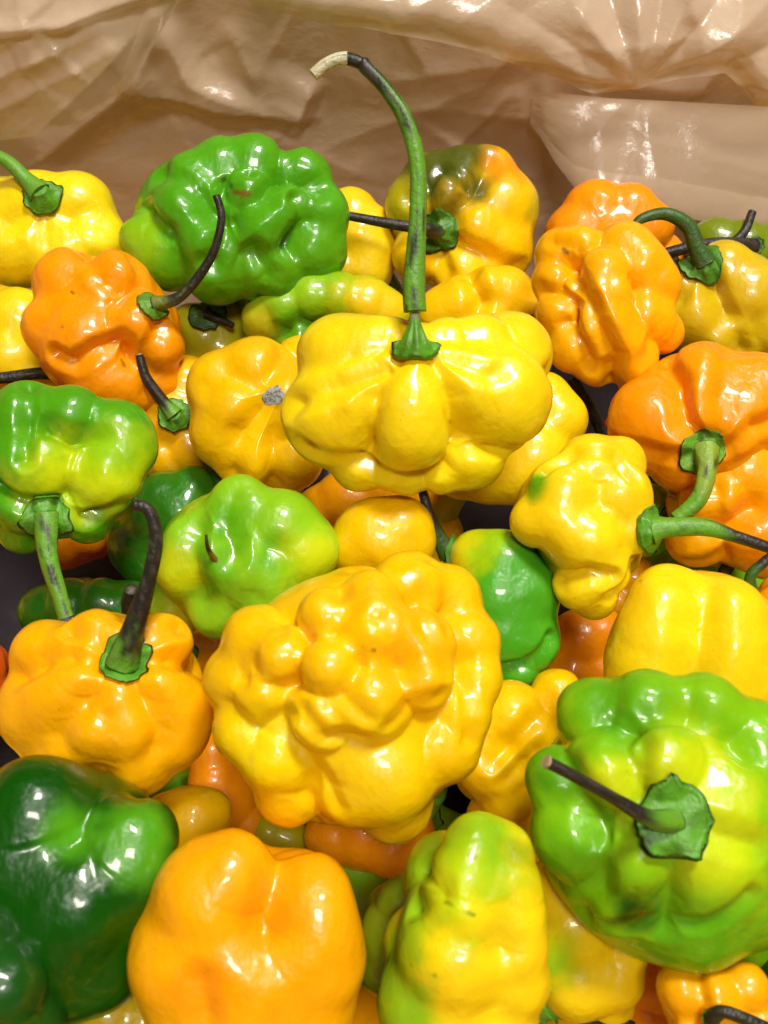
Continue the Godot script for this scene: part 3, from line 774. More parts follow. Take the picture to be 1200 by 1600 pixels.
	pepper("twisted orange yellow pepper with deep folds, right of the long stem",
		Vector3(48.6, 91, -171.5), 17.7, Color(0.86, 0.39, 0.003),
		[2.2, 11.5, -4.7, 6.2, 4.8, 9.8, -0.8, 6.2, 7.8, 7.2, 1.8, 6.2, -3.6, 11.6, 2.8, 5, -3.2, 9, 7.8, 5.3, -2.5, 5.5, 11.7, 5.5, 0.1, 2, 13.6, 5.6, 3.2, -2.5, 14.4, 5.6, 5, -7.2, 14.6, 3.6, 10.6, 0.2, 8.4, 4.3, 6.1, 3.5, 8.2, 6.2, 5.1, 10.2, -0.2, 5.4, -10.3, 8.8, -7.2, 5.8, -7.2, 11.9, -5.8, 4.6, -12.8, 6.2, -1.3, 4.4, -11.5, 2.4, 4.8, 4.9, -8.2, -2.2, 10.1, 5.7, -3.1, -4.6, 13.9, 4.3, -7, 7.6, 2.8, 4, 0, -1.1, -0.9, 8.3, 6, -1.6, -9.9, 6.7, 1.3, 0.1, -12.1, 6.7, -6.7, -1.9, -8.8, 6.7, -1.1, -9.8, 4, 6.7, 5.5, -10.1, 0.7, 6.7],
		{"body": [11.9, 13.6, 10.8], "crinkle": 0.006, "creases": [-9.1, 11.7, -1.5, -6.8, 10.6, 10.9, 3.6, 2.9, -6.8, 10.6, 10.9, -4.8, 7.2, 16.2, 3.6, 2.9, -4.8, 7.2, 16.2, -1.7, 2.5, 18.6, 3.6, 2.9, -1.7, 2.5, 18.6, -0.5, -5.8, 17.8, 3.6, 2.9, 8, 13.2, 4.5, 9.2, 8.9, 8.2, 4.2, 1.1, 9.2, 8.9, 8.2, 7.3, 5.1, 13.7, 4.2, 1.1, 7.3, 5.1, 13.7, 5.2, 1.3, 17.8, 4.2, 1.1, -15.5, 6.9, 1.8, -10.4, 7, 6.3, 2.8, 1.6, -10.4, 7, 6.3, -7.6, 9.9, 10.1, 2.8, 1.6, -13.1, 13.4, -5.4, -8.7, 14.4, -2.6, 2.5, 1.3, -8.7, 14.4, -2.6, -8.2, 12.9, 1.2, 2.5, 1.3, -11.3, 4.2, 9.1, -8.2, 2.5, 13.2, 2.5, 1.1, -8.2, 2.5, 13.2, -5.2, -2.4, 16.6, 2.5, 1.1, -3, 13.9, 9.1, -0.4, 10.5, 12.9, 3.6, 0.9, -0.4, 10.5, 12.9, 3.3, 6.1, 15.5, 3.6, 0.9], "marks": [[Vector3(-11, 12.9, -3.2), Vector3(-10.4, 12.7, -2.5), 0.7, Color(0.16, 0.06, 0.012)]], "soft": 0.055, "level": 6, "seed": 12})
	pepper("orange pepper in the shade of the bag, behind the twisted one",
		Vector3(60.1, 77, -221.1), 15.6, Color(0.87, 0.29, 0.003),
		[-6, 6, 0.1, 7.9, 2.7, 6.6, 1, 6.9, 7.6, 4.1, 4.3, 6.2, -10.7, 1.2, 4.3, 8.2, -1, 0.4, 5.9, 9.9, 12.8, -3, 6.6, 5, 0, -1, -0.8, 9, 9.2, -4.4, -3.8, 5.9, -4.2, -0.4, -8, 5.9, -9.1, -3.9, -2.5, 5.9, -6.2, -7, 0.5, 5.9, 4.4, -7.5, 1.3, 5.9],
		{"calyx": [Vector3(11.5, -0.1, 10.2), Vector3(-0.095, 0.457, 0.884), 2.1, 1, 6], "stem": [12.1, 3.2, 21.6, 1.5, 19.4, 6.5, 20.1, 1.4, 26.6, 9.7, 16.3, 1.2, 29.4, 13.5, 11.8, 1], "stem_colours": [Color(0.018, 0.013, 0.011), Color(0.018, 0.013, 0.011), 0.1], "body": [15.1, 10.8, 10.9], "crinkle": 0.02, "seed": 13})
	pepper("dull yellow pepper at the right edge with an arched green stem",
		Vector3(81.8, 79, -188.3), 15.4, Color(0.6, 0.42, 0.006),
		[-9.4, 1, 5.9, 7.2, 2.5, 3.9, 2.5, 9, -3, -1.3, 10, 6.5, 6.6, -1, 6.9, 7.5, -10.9, 5.3, 0.7, 6, -2.9, 8.5, -2.3, 6.6, 0, -3.3, 12.1, 4.5, 0, -0.9, -0.8, 10.3, 4.6, -0.3, -8.3, 5.8, -0.2, 1.3, -8.8, 5.8, -7.4, -5.5, -1.5, 5.8, 0.3, -9, 2.3, 5.8, 5.8, -8.3, -0.3, 5.8],
		{"calyx": [Vector3(-8.9, 11.1, 0.8), Vector3(-0.185, 0.983, -0.008), 4.7, 2.9, 7], "stem": [-10.9, 15.3, -0.6, 1.9, -13.4, 19.3, -3.6, 1.7, -18.6, 21.3, -5, 1.4, -23.9, 20.6, -4.1, 1.1, -25.8, 19.1, -2.4, 0.8], "stem_colours": [Color(0.035, 0.1, 0.01), Color(0.035, 0.1, 0.01), 0.8], "end": "pale", "body": [13.4, 13, 11.2], "creases": [-8.2, 10, 3.4, -6.4, 6.5, 9.3, 4.6, 3.6, -6.4, 6.5, 9.3, 0, -1.6, 16.4, 4.6, 3.6, -11.8, 10.5, 2.9, -14.4, 6, 6.4, 3.7, 2], "seed": 14})
	pepper("olive green pepper in the corner against the bag, mostly hidden",
		Vector3(90.6, 77, -208.9), 12, Color(0.16, 0.22, 0.006),
		[-1.4, 4.5, 1, 6.4, -7.9, 3.8, -1.3, 6.4, 5.5, 2.6, 1, 7, -4.1, 0, 4, 8, 0, -0.7, -0.6, 7.2, 5, -1.1, -5.5, 4.6, -0.8, -0.6, -7.3, 4.6, -6.7, -3.3, -4.2, 4.6, -5.2, -5.3, -0, 4.6, 5.1, -6.3, -0.7, 4.6],
		{"calyx": [Vector3(-0.5, 8.1, 6.1), Vector3(-0.312, 0.639, 0.703), 2, 0.9, 8], "stem": [-12.9, 11.3, 9.5, 1.2, -24.3, 9.6, 11.6, 1.4], "stem_colours": [Color(0.018, 0.013, 0.011), Color(0.018, 0.013, 0.011), 0.1], "body": [11.2, 8.6, 8.4], "seed": 15})
	pepper("orange pepper at the right edge with a green stem bent downwards",
		Vector3(66.2, 85, -144.2), 17.6, Color(0.87, 0.29, 0.003),
		[-4.7, 7.7, 8.5, 4.9, -4, 9, 4.1, 6, -2.9, 9.4, -1.4, 7.1, -8.8, 4, 11, 4.5, -11.5, 4.2, 7.6, 5.9, -13.9, 3.6, 3.5, 7.4, -14.9, -0.3, 6.8, 6.1, 0.8, 5.5, 9.8, 5, 4.1, 6.7, 5.5, 6.3, 8, 6.8, -0.1, 7.6, -7.7, -1.6, 10.8, 6.1, 11.6, 2, 5.5, 6.4, 2.6, -2.1, 10.8, 5.6, -4, 2.1, 11.7, 4.5, 0, -1.1, -0.9, 10.4, 9.8, -4.3, -6.1, 6.7, -3.6, -0.7, -9.9, 6.7, -10.1, -6, -5, 6.7, -5.8, -8.5, 1.1, 6.7, 5, -7.8, 2.2, 6.7],
		{"calyx": [Vector3(-5.4, 5.2, 14.7), Vector3(0.057, 0.267, 0.962), 4.2, 1.7, 6], "stem": [-5.3, 4.3, 18.8, 1.8, -7.2, 1.4, 23.5, 1.6, -11.3, -1.5, 26.1, 1.4], "stem_colours": [Color(0.22, 0.36, 0.03), Color(0.12, 0.32, 0.018), 0.6], "body": [18.1, 13.8, 13.4], "pit": [Vector3(-5.4, 5.2, 14.7), 5.2, 0.08], "creases": [-5.6, 6.9, 13.8, -9.5, 9.3, 11, 3.9, 2.7, -9.5, 9.3, 11, -9.2, 12.2, 3.5, 3.9, 2.7, -9.2, 12.2, 3.5, -9.2, 9.1, -7.5, 3.9, 2.7, -3.6, 6.9, 13.8, -3.1, 13.3, 8.2, 4.7, 2, -3.1, 13.3, 8.2, 0.3, 15.5, -2.9, 4.7, 2, -1, 5.8, 14.4, 4.2, 8.9, 12, 3.4, 2.4, 4.2, 8.9, 12, 10.8, 8.2, 8.2, 3.4, 2.4, -8.8, 4.6, 15.2, -16.5, 2.9, 12, 3.1, 1.7, -16.5, 2.9, 12, -21, 0.7, 7.8, 3.1, 1.7], "level": 6, "seed": 16})
	pepper("glossy orange pepper at the right edge below the bent green stem",
		Vector3(72.7, 73, -130.4), 15, Color(0.86, 0.36, 0.003),
		[-0.9, 8, -2.5, 7.4, -10.1, -1.6, 7, 5.9, 0.2, 0.6, 7.1, 7.7, -7.9, 5.6, 3, 6.1, 5.6, 4.8, 0.6, 7.7, 4.5, -2.9, 9.3, 5.7, 0, -0.9, -0.8, 10.1, 7.4, -4, -5.4, 5.7, -3.8, 1, -7.6, 5.7, -7.6, -3.9, -3.5, 5.7, -2.6, -8.9, 1.7, 5.7, 4.4, -9, 0.4, 5.7],
		{"patches": [[Vector3(-1.3, 6.3, 11.7), 6.6, Color(0.87, 0.29, 0.003)]], "body": [12.4, 12.2, 10.5], "crinkle": 0.02, "creases": [-9.6, 11.1, 4.5, -7.8, 5, 9.1, 4.5, 2.7, -7.8, 5, 9.1, -1, 8, 8.3, 4.5, 2.7, -11.5, -3.1, 12.3, -5.8, 0.2, 11.7, 3.1, 1.7], "seed": 17})
	pepper("yellow pepper pointing its green stem right, green tinged at its tip",
		Vector3(34.9, 93, -108.7), 14.5, Color(0.85, 0.57, 0.004),
		[0.6, 9.9, -5.2, 5.7, -4.6, 7.8, -1, 6.3, -9.5, 4.8, 2.8, 4.1, -1.1, 3.9, 6.3, 6.2, 4.5, 7, -1, 6.3, -1.9, -2.1, 11.2, 4.3, 1.2, -5.1, 11.8, 3.7, 6.8, 3.7, 4.1, 4.6, 1.8, 0, 9.4, 5, 5.9, 9.2, -7.1, 4.2, -5.7, 5.9, 3.7, 5.2, 0, -0.9, -0.7, 8.8, 5.8, -1.8, -6.3, 5.5, -2, 1.8, -8.6, 5.5, -5.4, -0.9, -6.5, 5.5, -1.1, -9.8, 2.3, 5.5, 5.6, -5.7, 0.6, 5.5],
		{"calyx": [Vector3(8.7, 6.9, 6.4), Vector3(0.97, 0.186, 0.156), 4, 1.5, 8], "stem": [11.5, 7.7, 6.5, 1.7, 17.5, 8.4, 7, 1.5, 22.6, 7.7, 8.4, 1, 29.3, 6.4, 10.3, 0.9], "stem_colours": [Color(0.12, 0.32, 0.018), Color(0.018, 0.013, 0.011), 0.62], "patches": [[Vector3(-9.6, 11.1, -0.2), 2.9, Color(0.1, 0.34, 0.006)], [Vector3(-7.9, -1.9, 6), 4.5, Color(0.007, 0.068, 0.003)], [Vector3(-12.3, 0.4, -3), 2.2, Color(0.26, 0.48, 0.008)]], "body": [9.5, 12.1, 9.1], "creases": [3.1, -0.9, 14, 6.5, 1.5, 9.9, 2.5, 2.3, 6.5, 1.5, 9.9, 12.2, 0.5, 5, 2.5, 2.3, -5.1, 0.1, 12.8, -1.3, 3.4, 12.6, 2.7, 2, -1.3, 3.4, 12.6, 2.6, 2.7, 13.4, 2.7, 2, -8.3, 12.5, -1.9, -3, 14.2, -4.2, 2.2, 1.7, -3, 14.2, -4.2, 3.3, 14.4, -3.3, 2.2, 1.7, 3.3, 14.4, -3.3, 6.3, 12.9, -0.1, 2.2, 1.7], "level": 6, "seed": 18})
	pepper("yellow pepper underneath the long-stemmed one, bulging out to its right",
		Vector3(27, 77, -145.8), 15.1, Color(0.85, 0.57, 0.004),
		[8.9, 5.4, -0.3, 6.4, 3.5, 0.9, 6.4, 7.9, -5.8, -1.9, 9.2, 5.8, -0.5, -1, 9.1, 6.6, 6.3, 8.3, -4, 5.3, -10.9, -3.2, 7.2, 5.4, 0, -0.9, -0.8, 9.7, 4.9, -1.1, -8.3, 5.8, -4.3, -0.2, -8.1, 5.8, -7.7, -4.3, -1, 5.8, -6.4, -5.7, 0.9, 5.8, 4.3, -7.3, 1.7, 5.8],
		{"body": [13.2, 11.7, 10.6], "seed": 19})
	pepper("lime green pepper with a thin dry spike, above the big lumpy yellow one",
		Vector3(-24.9, 87, -106.2), 15.8, Color(0.22, 0.46, 0.01),
		[0, 9.4, -3, 5.7, 7.2, 7.2, -1.2, 6.7, 11.3, 4.4, 1.5, 6, -4.7, 5.6, 3.8, 6.4, 3.1, 4.2, 6.3, 6.6, -3.4, -1.7, 9.4, 5.5, -9.3, 3.2, 4.8, 5.1, -8.1, 6.6, 1.8, 4.8, 5.1, 0.1, 9.3, 4.8, 0.1, 10.9, -4.6, 3.8, -12.6, -7.4, 5.5, 5.1, 0, -1, -0.8, 9.8, 8.4, -3.5, -4.7, 6, 2.3, 0, -9.1, 6, -7.7, -2.6, -6.4, 6, -6.8, -6.6, 0.2, 6, 8.1, -5.8, -1.9, 6],
		{"patches": [[Vector3(-1.3, 12.7, 1.9), 5.1, Color(0.1, 0.34, 0.006)], [Vector3(-4.7, 9, 9.1), 4.6, Color(0.1, 0.34, 0.006)], [Vector3(6.8, 9.6, 6.9), 4.1, Color(0.1, 0.34, 0.006)], [Vector3(14.1, 6.8, 6.1), 6.8, Color(0.52, 0.62, 0.006)], [Vector3(-10.4, 6.5, 8.6), 4.6, Color(0.52, 0.62, 0.006)], [Vector3(-11.1, -5.3, 9.7), 5.7, Color(0.45, 0.42, 0.008)]], "body": [15.4, 13, 12.1], "creases": [-7.1, 11.8, 3.2, -7.6, 9.3, 8, 5, 2.7, -7.6, 9.3, 8, -6.4, 2.6, 11.7, 5, 2.7, -0.4, 15, -2.5, -1.7, 12, 3.4, 4.6, 1.5, -1.7, 12, 3.4, 0.6, 10.5, 7.6, 4.6, 1.5, 5.8, 10.4, 6.2, 3.7, 6.2, 12.3, 4.6, 1.2], "spike": [Vector3(-3.1, 10.1, 8.1), Vector3(-3.9, 15.2, 6.7)], "level": 6, "seed": 20})
	pepper("small smooth amber pepper between the lime green and the half green one",
		Vector3(-0.2, 89, -109.2), 8.4, Color(0.85, 0.49, 0.003),
		[-2, 1.9, 0.6, 5.9, 3.1, 2.4, -0.5, 5.7, 0.2, 0.4, 1.6, 6.6, -4.3, -0, 2.6, 5, 4.7, 1, 2, 4.5, 0, -0.5, -0.4, 5.2, 3.2, -0.7, -4.2, 3.2, -1.4, 0.5, -4.3, 3.2, -4.7, -1.5, -1.6, 3.2, -0.7, -5.3, 0.5, 3.2, 4.3, -2.6, -0.3, 3.2],
		{"body": [9.1, 7.4, 7], "crinkle": 0.012, "seed": 21})
	pepper("dark amber pepper in the shade directly under the long-stemmed yellow one",
		Vector3(-4, 53, -147.5), 13.2, Color(0.86, 0.36, 0.003),
		[-4.7, 3.7, 2.2, 7.3, 4, 4.9, 0.3, 7.3, -10.6, 1.5, 3.2, 5.8, -0.4, 1.4, 5, 7.3, 11.3, 4.1, -0.4, 5.3, 0, -0.8, -0.7, 7.1, 7.9, -2.1, -4, 5, 1.7, -0.5, -7.1, 5, -8.3, -3.7, -2, 5, -0.7, -7.5, 0.5, 5, 3.6, -7.1, 0.2, 5],
		{"body": [13.7, 8.5, 9.2], "seed": 22})
	pepper("dark green pepper squeezed between the amber scarred one and the lime one",
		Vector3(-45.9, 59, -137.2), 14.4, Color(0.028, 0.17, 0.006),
		[4.7, 9, -2.5, 4.9, 10, 5.9, -7.2, 4.8, -1.9, 8.7, -0.5, 4.9, 2.8, 6.1, 1.8, 6.9, -3.3, 5.5, 3.1, 6, -7.4, 0, 5.8, 6.4, -5.4, -2.8, 8.8, 5.3, 0, -0.9, -0.7, 9.6, 4.7, 0.3, -6.9, 5.5, -1.9, 0.2, -8.7, 5.5, -7.4, -2.9, -2.6, 5.5, -2.1, -8.5, 1.7, 5.5, 6.7, -6.4, -1.5, 5.5],
		{"body": [12.1, 11.6, 10.1], "crinkle": 0.02, "seed": 23})
	pepper("dark green pepper lying low behind the top of the ribbed orange one",
		Vector3(-60.1, 53, -116.6), 11.8, Color(0.028, 0.17, 0.006),
		[-10.7, 2.9, 0.5, 5.3, -4.9, 4.9, 0.3, 5.6, 1.9, 5.5, 0.7, 5.6, 7.7, 4.5, 0.8, 5.6, 12.7, 3.2, -0.1, 4.8, -2.2, 2.1, 4, 6, 0, -0.7, -0.6, 5.6, 8, -2.7, -4, 4.5, -4.5, -1.6, -5.9, 4.5, -7.6, -1.1, -3.4, 4.5, -2.4, -5.2, 0.8, 4.5, 6.5, -5.7, -1.3, 4.5],
		{"body": [13.9, 6.8, 8.2], "crinkle": 0.02, "seed": 24})
	pepper("ribbed pumpkin shaped orange pepper with a tall black stem, at the left edge",
		Vector3(-44.3, 87, -77.5), 16, Color(0.86, 0.39, 0.003),
		[4.8, 9.3, 3.4, 4.2, 4.3, 4.8, 6.8, 5.4, 1.8, 5.8, 6.8, 4.8, -3.9, -1.3, 8.7, 5.9, 7, 5.3, 6.5, 4.8, 6.1, -1.3, 8.7, 6.1, 10.1, 9.9, 1.5, 3.3, 11.4, 7, 2.6, 4.3, 12.7, 3.5, 3.4, 5.3, 11.6, 0.6, 6.2, 5.3, 0.3, 11.4, 1.5, 3.4, -2.7, 9.4, 2.5, 4.2, -6, 6.7, 3.2, 4.9, -9.6, 3.3, 3.5, 5.7, 0.9, 12.6, -1.9, 2.9, -3.6, 11, -2.6, 3.9, -8.6, 8.3, -4, 5, 4.5, 12.5, -3.1, 2.9, 0, 11.7, -5.3, 3.9, 8.1, 11.6, -2.8, 2.9, 9.6, 8.9, -5, 5, 0, -1, -0.8, 10.2, 8, -1.9, -5.2, 6.1, -1.2, 0.1, -9.6, 6.1, -7.4, -1.6, -6.3, 6.1, -6.2, -8, 0, 6.1, 7.8, -6, -1, 6.1],
		{"calyx": [Vector3(5.4, 12.7, 0.5), Vector3(0.28, 0.957, -0.079), 3.3, 2.1, 6], "stem": [7.2, 17.3, -2.2, 1.7, 10.1, 23.9, -6.8, 1.1, 11.4, 28.6, -10.7, 1, 10.5, 31.6, -13.3, 0.9, 8.3, 32.1, -14, 0.8], "stem_colours": [Color(0.12, 0.32, 0.018), Color(0.018, 0.013, 0.011), 0.12], "body": [15.8, 13.8, 12.5], "pit": [Vector3(5.4, 12.7, 0.5), 5.1, 0.1], "creases": [2.2, 12.2, 5.5, 0.2, 10.6, 7.8, 3.5, 0.9, 0.2, 10.6, 7.8, -3.3, 7.3, 9.7, 3.5, 0.9, 3.9, 10.3, 8.7, 3.2, 4.8, 12.5, 3.5, 0.6, 2.5, 1.6, 13.2, 0.8, -5.9, 12.7, 4.1, 1.8, 9, 11, 4.8, 10.3, 8.9, 7.4, 3.5, 0.9, 10.3, 8.9, 7.4, 10.4, 5.3, 10.2, 3.5, 0.9, 1.8, 14.4, 0.9, -4.9, 14, -0.5, 3.5, 1.9, -4.9, 14, -0.5, -10.8, 9.9, 1, 3.5, 1.9, 8.7, 12.6, 0.4, 12.2, 11.6, -0.8, 3.5, 1.9, 12.2, 11.6, -0.8, 14.9, 0.4, -5.9, 3.5, 1.9, 8.7, 14.4, -2.5, 13, 11.9, -6.6, 2.9, 1.6, 3.2, 14.8, -1.1, -2.8, 14.9, -3.8, 2.9, 1.6], "marks": [[Vector3(-3.2, 7.7, 9.6), Vector3(-2.9, 7.5, 9.7), 0.4, Color(0.16, 0.06, 0.012)]], "level": 6, "seed": 25})
	pepper("biggest pepper, lumpy yellow with a rosette of bulges, in the middle of the heap",
		Vector3(-4.8, 95, -73.9), 22.3, Color(0.85, 0.49, 0.003),
		[8.5, 15.1, -9.4, 5.4, 3, 17.5, -5.2, 4.5, 14.3, 11.6, -9.9, 5.1, 16.9, 10, -3.7, 4.8, 17.9, 8, 1.5, 3.9, 3.9, 17, -0.3, 5.3, 9.7, 15.2, 0.2, 5, 10.2, 13.8, 5.1, 4, 3.1, 13.1, 7.5, 5.4, -2.5, 16.6, 4.6, 3.8, -9.3, 15.3, 1.9, 3.9, -13.4, 12.4, -2.2, 4.9, -16.4, 8.2, 1.6, 4.8, -15.3, 4.8, 7.9, 4.4, -10.5, 2.9, 11.4, 5.1, -8.9, -2.2, 14.4, 4.6, 4.8, 1.5, 12.7, 7.6, 13.2, 3.3, 9.6, 5.4, 6.5, -4.7, 15.6, 5, 0.2, 0.6, 15.6, 4.1, -3.2, 17.7, -2.9, 3.9, 15.7, 6.7, 5.9, 4.4, -3.9, 11.4, 9.4, 4.3, -12.1, 10.9, 5.2, 3.9, 0, -1.4, -1.1, 16.3, 10.5, -3.5, -8.2, 8.5, 1.1, 1.9, -12.7, 8.5, -10.8, -3.8, -7.4, 8.5, -8.6, -11.5, -0.2, 8.5, 8.8, -9.8, 0.9, 8.5],
		{"patches": [[Vector3(-20.5, 1.5, 4.7), 1.4, Color(0.26, 0.48, 0.008)], [Vector3(8.3, 20.4, -1.2), 6.8, Color(0.86, 0.42, 0.003)], [Vector3(9.9, 16, 8.2), 4.8, Color(0.86, 0.42, 0.003)], [Vector3(-10.9, 8.3, 11.7), 5.8, Color(0.84, 0.64, 0.004)], [Vector3(1.4, 7.9, 15.2), 8.7, Color(0.85, 0.57, 0.004)]], "body": [19.4, 19, 16.3], "crinkle": 0.007, "creases": [-1.1, 20.6, -4.6, -5.8, 18.3, -0.1, 2.5, 1.3, -5.8, 18.3, -0.1, -7.2, 14.5, 5.6, 2.5, 1.3, -6.1, 14.8, 10.5, -3, 12.7, 13.3, 2.3, 1.5, -3, 12.7, 13.3, 2, 12.1, 12.8, 2.3, 1.5, 5.5, 14.2, 11.9, 8.2, 14.6, 8.8, 2.3, 1, 8.2, 14.6, 8.8, 12.5, 14.9, 8, 2.3, 1, 13.1, 16.5, 5.2, 10.2, 20, 0.6, 2.3, 0.9, 10.2, 20, 0.6, 8.4, 18.1, -4.8, 2.3, 0.9, 1.4, 18, 5.4, -0.2, 16.9, 9.1, 2.3, 0.9, -0.2, 16.9, 9.1, 2.7, 15.9, 11.9, 2.3, 0.9, 4, 22.1, -0, 5.7, 20.5, 3, 2.3, 0.8, 5.7, 20.5, 3, 4.8, 17.9, 5.4, 2.3, 0.8, -14.5, 13.7, 5.1, -10.4, 11, 8.9, 2.2, 1.2, -10.4, 11, 8.9, -6.9, 14.1, 10.6, 2.2, 1.2, -8.5, 11.1, 10.2, -4.8, 6.1, 14.8, 3.1, 1.6, -4.8, 6.1, 14.8, -6.3, -6.5, 16.8, 3.1, 1.6, 15.4, 13.2, -0.6, 16.6, 10.7, 6.8, 2.3, 1.2, 16.6, 10.7, 6.8, 16.6, 7.6, 10.8, 2.3, 1.2, -1.3, 3.1, 18.8, -3.9, 6.3, 14.9, 2.2, 0.9, -0, 11.8, -15.8, 5.5, 19.9, -8.9, 2.2, 0.8, 5.5, 19.9, -8.9, 11.7, 18.5, -11.7, 2.2, 0.8, 5.7, 19.1, 4.1, 7, 16.4, 5, 4.5, 1.1, 10.2, 18.5, -5.7, 13.6, 18.1, -0.1, 2.3, 0.9, -11.4, 16.4, -3.9, -9.1, 18.5, 0.2, 2.3, 0.9, -9.1, 18.5, 0.2, -12.6, 15.5, 3.9, 2.3, 0.9], "marks": [[Vector3(3.4, 19.8, 4), Vector3(3.6, 19.4, 4), 0.4, Color(0.16, 0.06, 0.012)], [Vector3(-20.5, 1.6, 4.4), Vector3(-19, 6.6, 8.8), 0.6, Color(0.1, 0.34, 0.006)]], "soft": 0.045, "level": 6, "seed": 26})
	pepper("half green, half yellow pepper right of the big lumpy one, stem poking up",
		Vector3(21.5, 81, -98.8), 12, Color(0.06, 0.3, 0.008),
		[-0.7, 7.3, -5.2, 6.1, 2.9, 4.8, -1, 6.3, 3.4, -0.6, 5.4, 5.8, -2.4, 4.5, -0.6, 6.7, -1.3, 0.2, 4.6, 6.7, -5, 7, -7.1, 4.8, 2.2, -3.7, 10, 2.9, -1.8, -5.3, 10.3, 2.9, 0, -0.7, -0.6, 6.6, 4.9, -3.3, -3.5, 4.5, 0.9, 2.1, -7.7, 4.5, -4.3, -0.2, -4.7, 4.5, -0.2, -7.5, 3.3, 4.5, 2.8, -7.7, 1.4, 4.5],
		{"calyx": [Vector3(-10, 6.1, -8.9), Vector3(-0.907, 0.158, -0.391), 3.1, 1.4, 8], "stem": [-11.9, 8.8, -10.3, 1.3, -13.8, 12.6, -13.5, 0.9, -14.7, 14.7, -15.7, 0.8], "stem_colours": [Color(0.035, 0.1, 0.01), Color(0.018, 0.013, 0.011), 0.4], "patches": [[Vector3(-6.5, 11.2, -6), 5.9, Color(0.52, 0.62, 0.006)], [Vector3(-3.9, 12.5, -5.7), 4.6, Color(0.26, 0.48, 0.008)], [Vector3(-10, 4.8, -7.4), 6.8, Color(0.85, 0.57, 0.004)]], "body": [9.1, 13.8, 9.6], "creases": [-3.4, -0.6, 11.2, 2.5, 0.5, 11.5, 2.5, 2.1, 2.5, 0.5, 11.5, 7.1, 3, 7.7, 2.5, 2.1], "level": 6, "seed": 27})
	pepper("yellow pepper tucked between the big lumpy one and the large lime one",
		Vector3(22, 71, -76.6), 13, Color(0.85, 0.49, 0.003),
		[7.7, 6.1, -8.2, 4.2, -0.7, 8.2, -2.5, 6, -3.9, 3.5, 3.3, 6.4, -1.8, -0.4, 8.2, 4.7, 2.2, 7, 1.6, 4.6, -5.9, 6.5, -2.2, 6, -4.3, -3.9, 9.6, 3.7, 0, -0.8, -0.7, 8, 4.8, -0.2, -5.6, 5, -0.7, 0.4, -9.1, 5, -5.7, -2.8, -4.7, 5, -4.4, -7, 0.4, 5, 5.2, -6.3, -0.9, 5],
		{"body": [8.2, 10.2, 7.8], "crinkle": 0.015, "creases": [-4.6, 8.9, 5.9, 1.7, 12.7, 0.2, 2.8, 1.7, 1.7, 12.7, 0.2, 4.9, 8.6, -5.8, 2.8, 1.7, -2.5, 7.1, 8.3, 2.6, 10.4, 4.4, 2.8, 1.4], "seed": 28})
	pepper("smooth yellow pepper at the right edge behind the large lime one",
		Vector3(53.4, 83, -89.1), 15.7, Color(0.85, 0.57, 0.004),
		[-6.2, 8.8, -3.8, 6.8, -8.5, 6.7, 0.7, 6.7, -10.2, 2.8, 4.1, 6.8, 2.8, 9.2, -1.7, 5.9, 1.9, 6, 2.5, 7, 1.7, 1.1, 5.6, 8.3, 8.2, 1.1, 4.9, 6.4, -12.1, -2.2, 6.7, 4.7, 9.3, -5.2, 8.1, 5.4, 0, -1, -0.8, 10.3, 6.4, -0.9, -6.9, 6, 2, 0.5, -9.2, 6, -8.1, -4.1, -2.2, 6, -5.1, -8.1, 0.9, 6, 7.1, -7.5, -1.5, 6],
		{"body": [15.1, 14.1, 12.4], "creases": [-4.4, 15.2, -4.4, -3.7, 11.2, 4.6, 6.5, 2.3, -3.7, 11.2, 4.6, -4.7, 6.5, 9.9, 6.5, 2.3], "marks": [[Vector3(-1.5, 8.1, 9.9), Vector3(-1, 8.1, 10.2), 0.3, Color(0.16, 0.06, 0.012)], [Vector3(-11.3, 12.4, -6), Vector3(-11.2, 12.9, -5.6), 0.3, Color(0.16, 0.06, 0.012)]], "level": 6, "seed": 29})
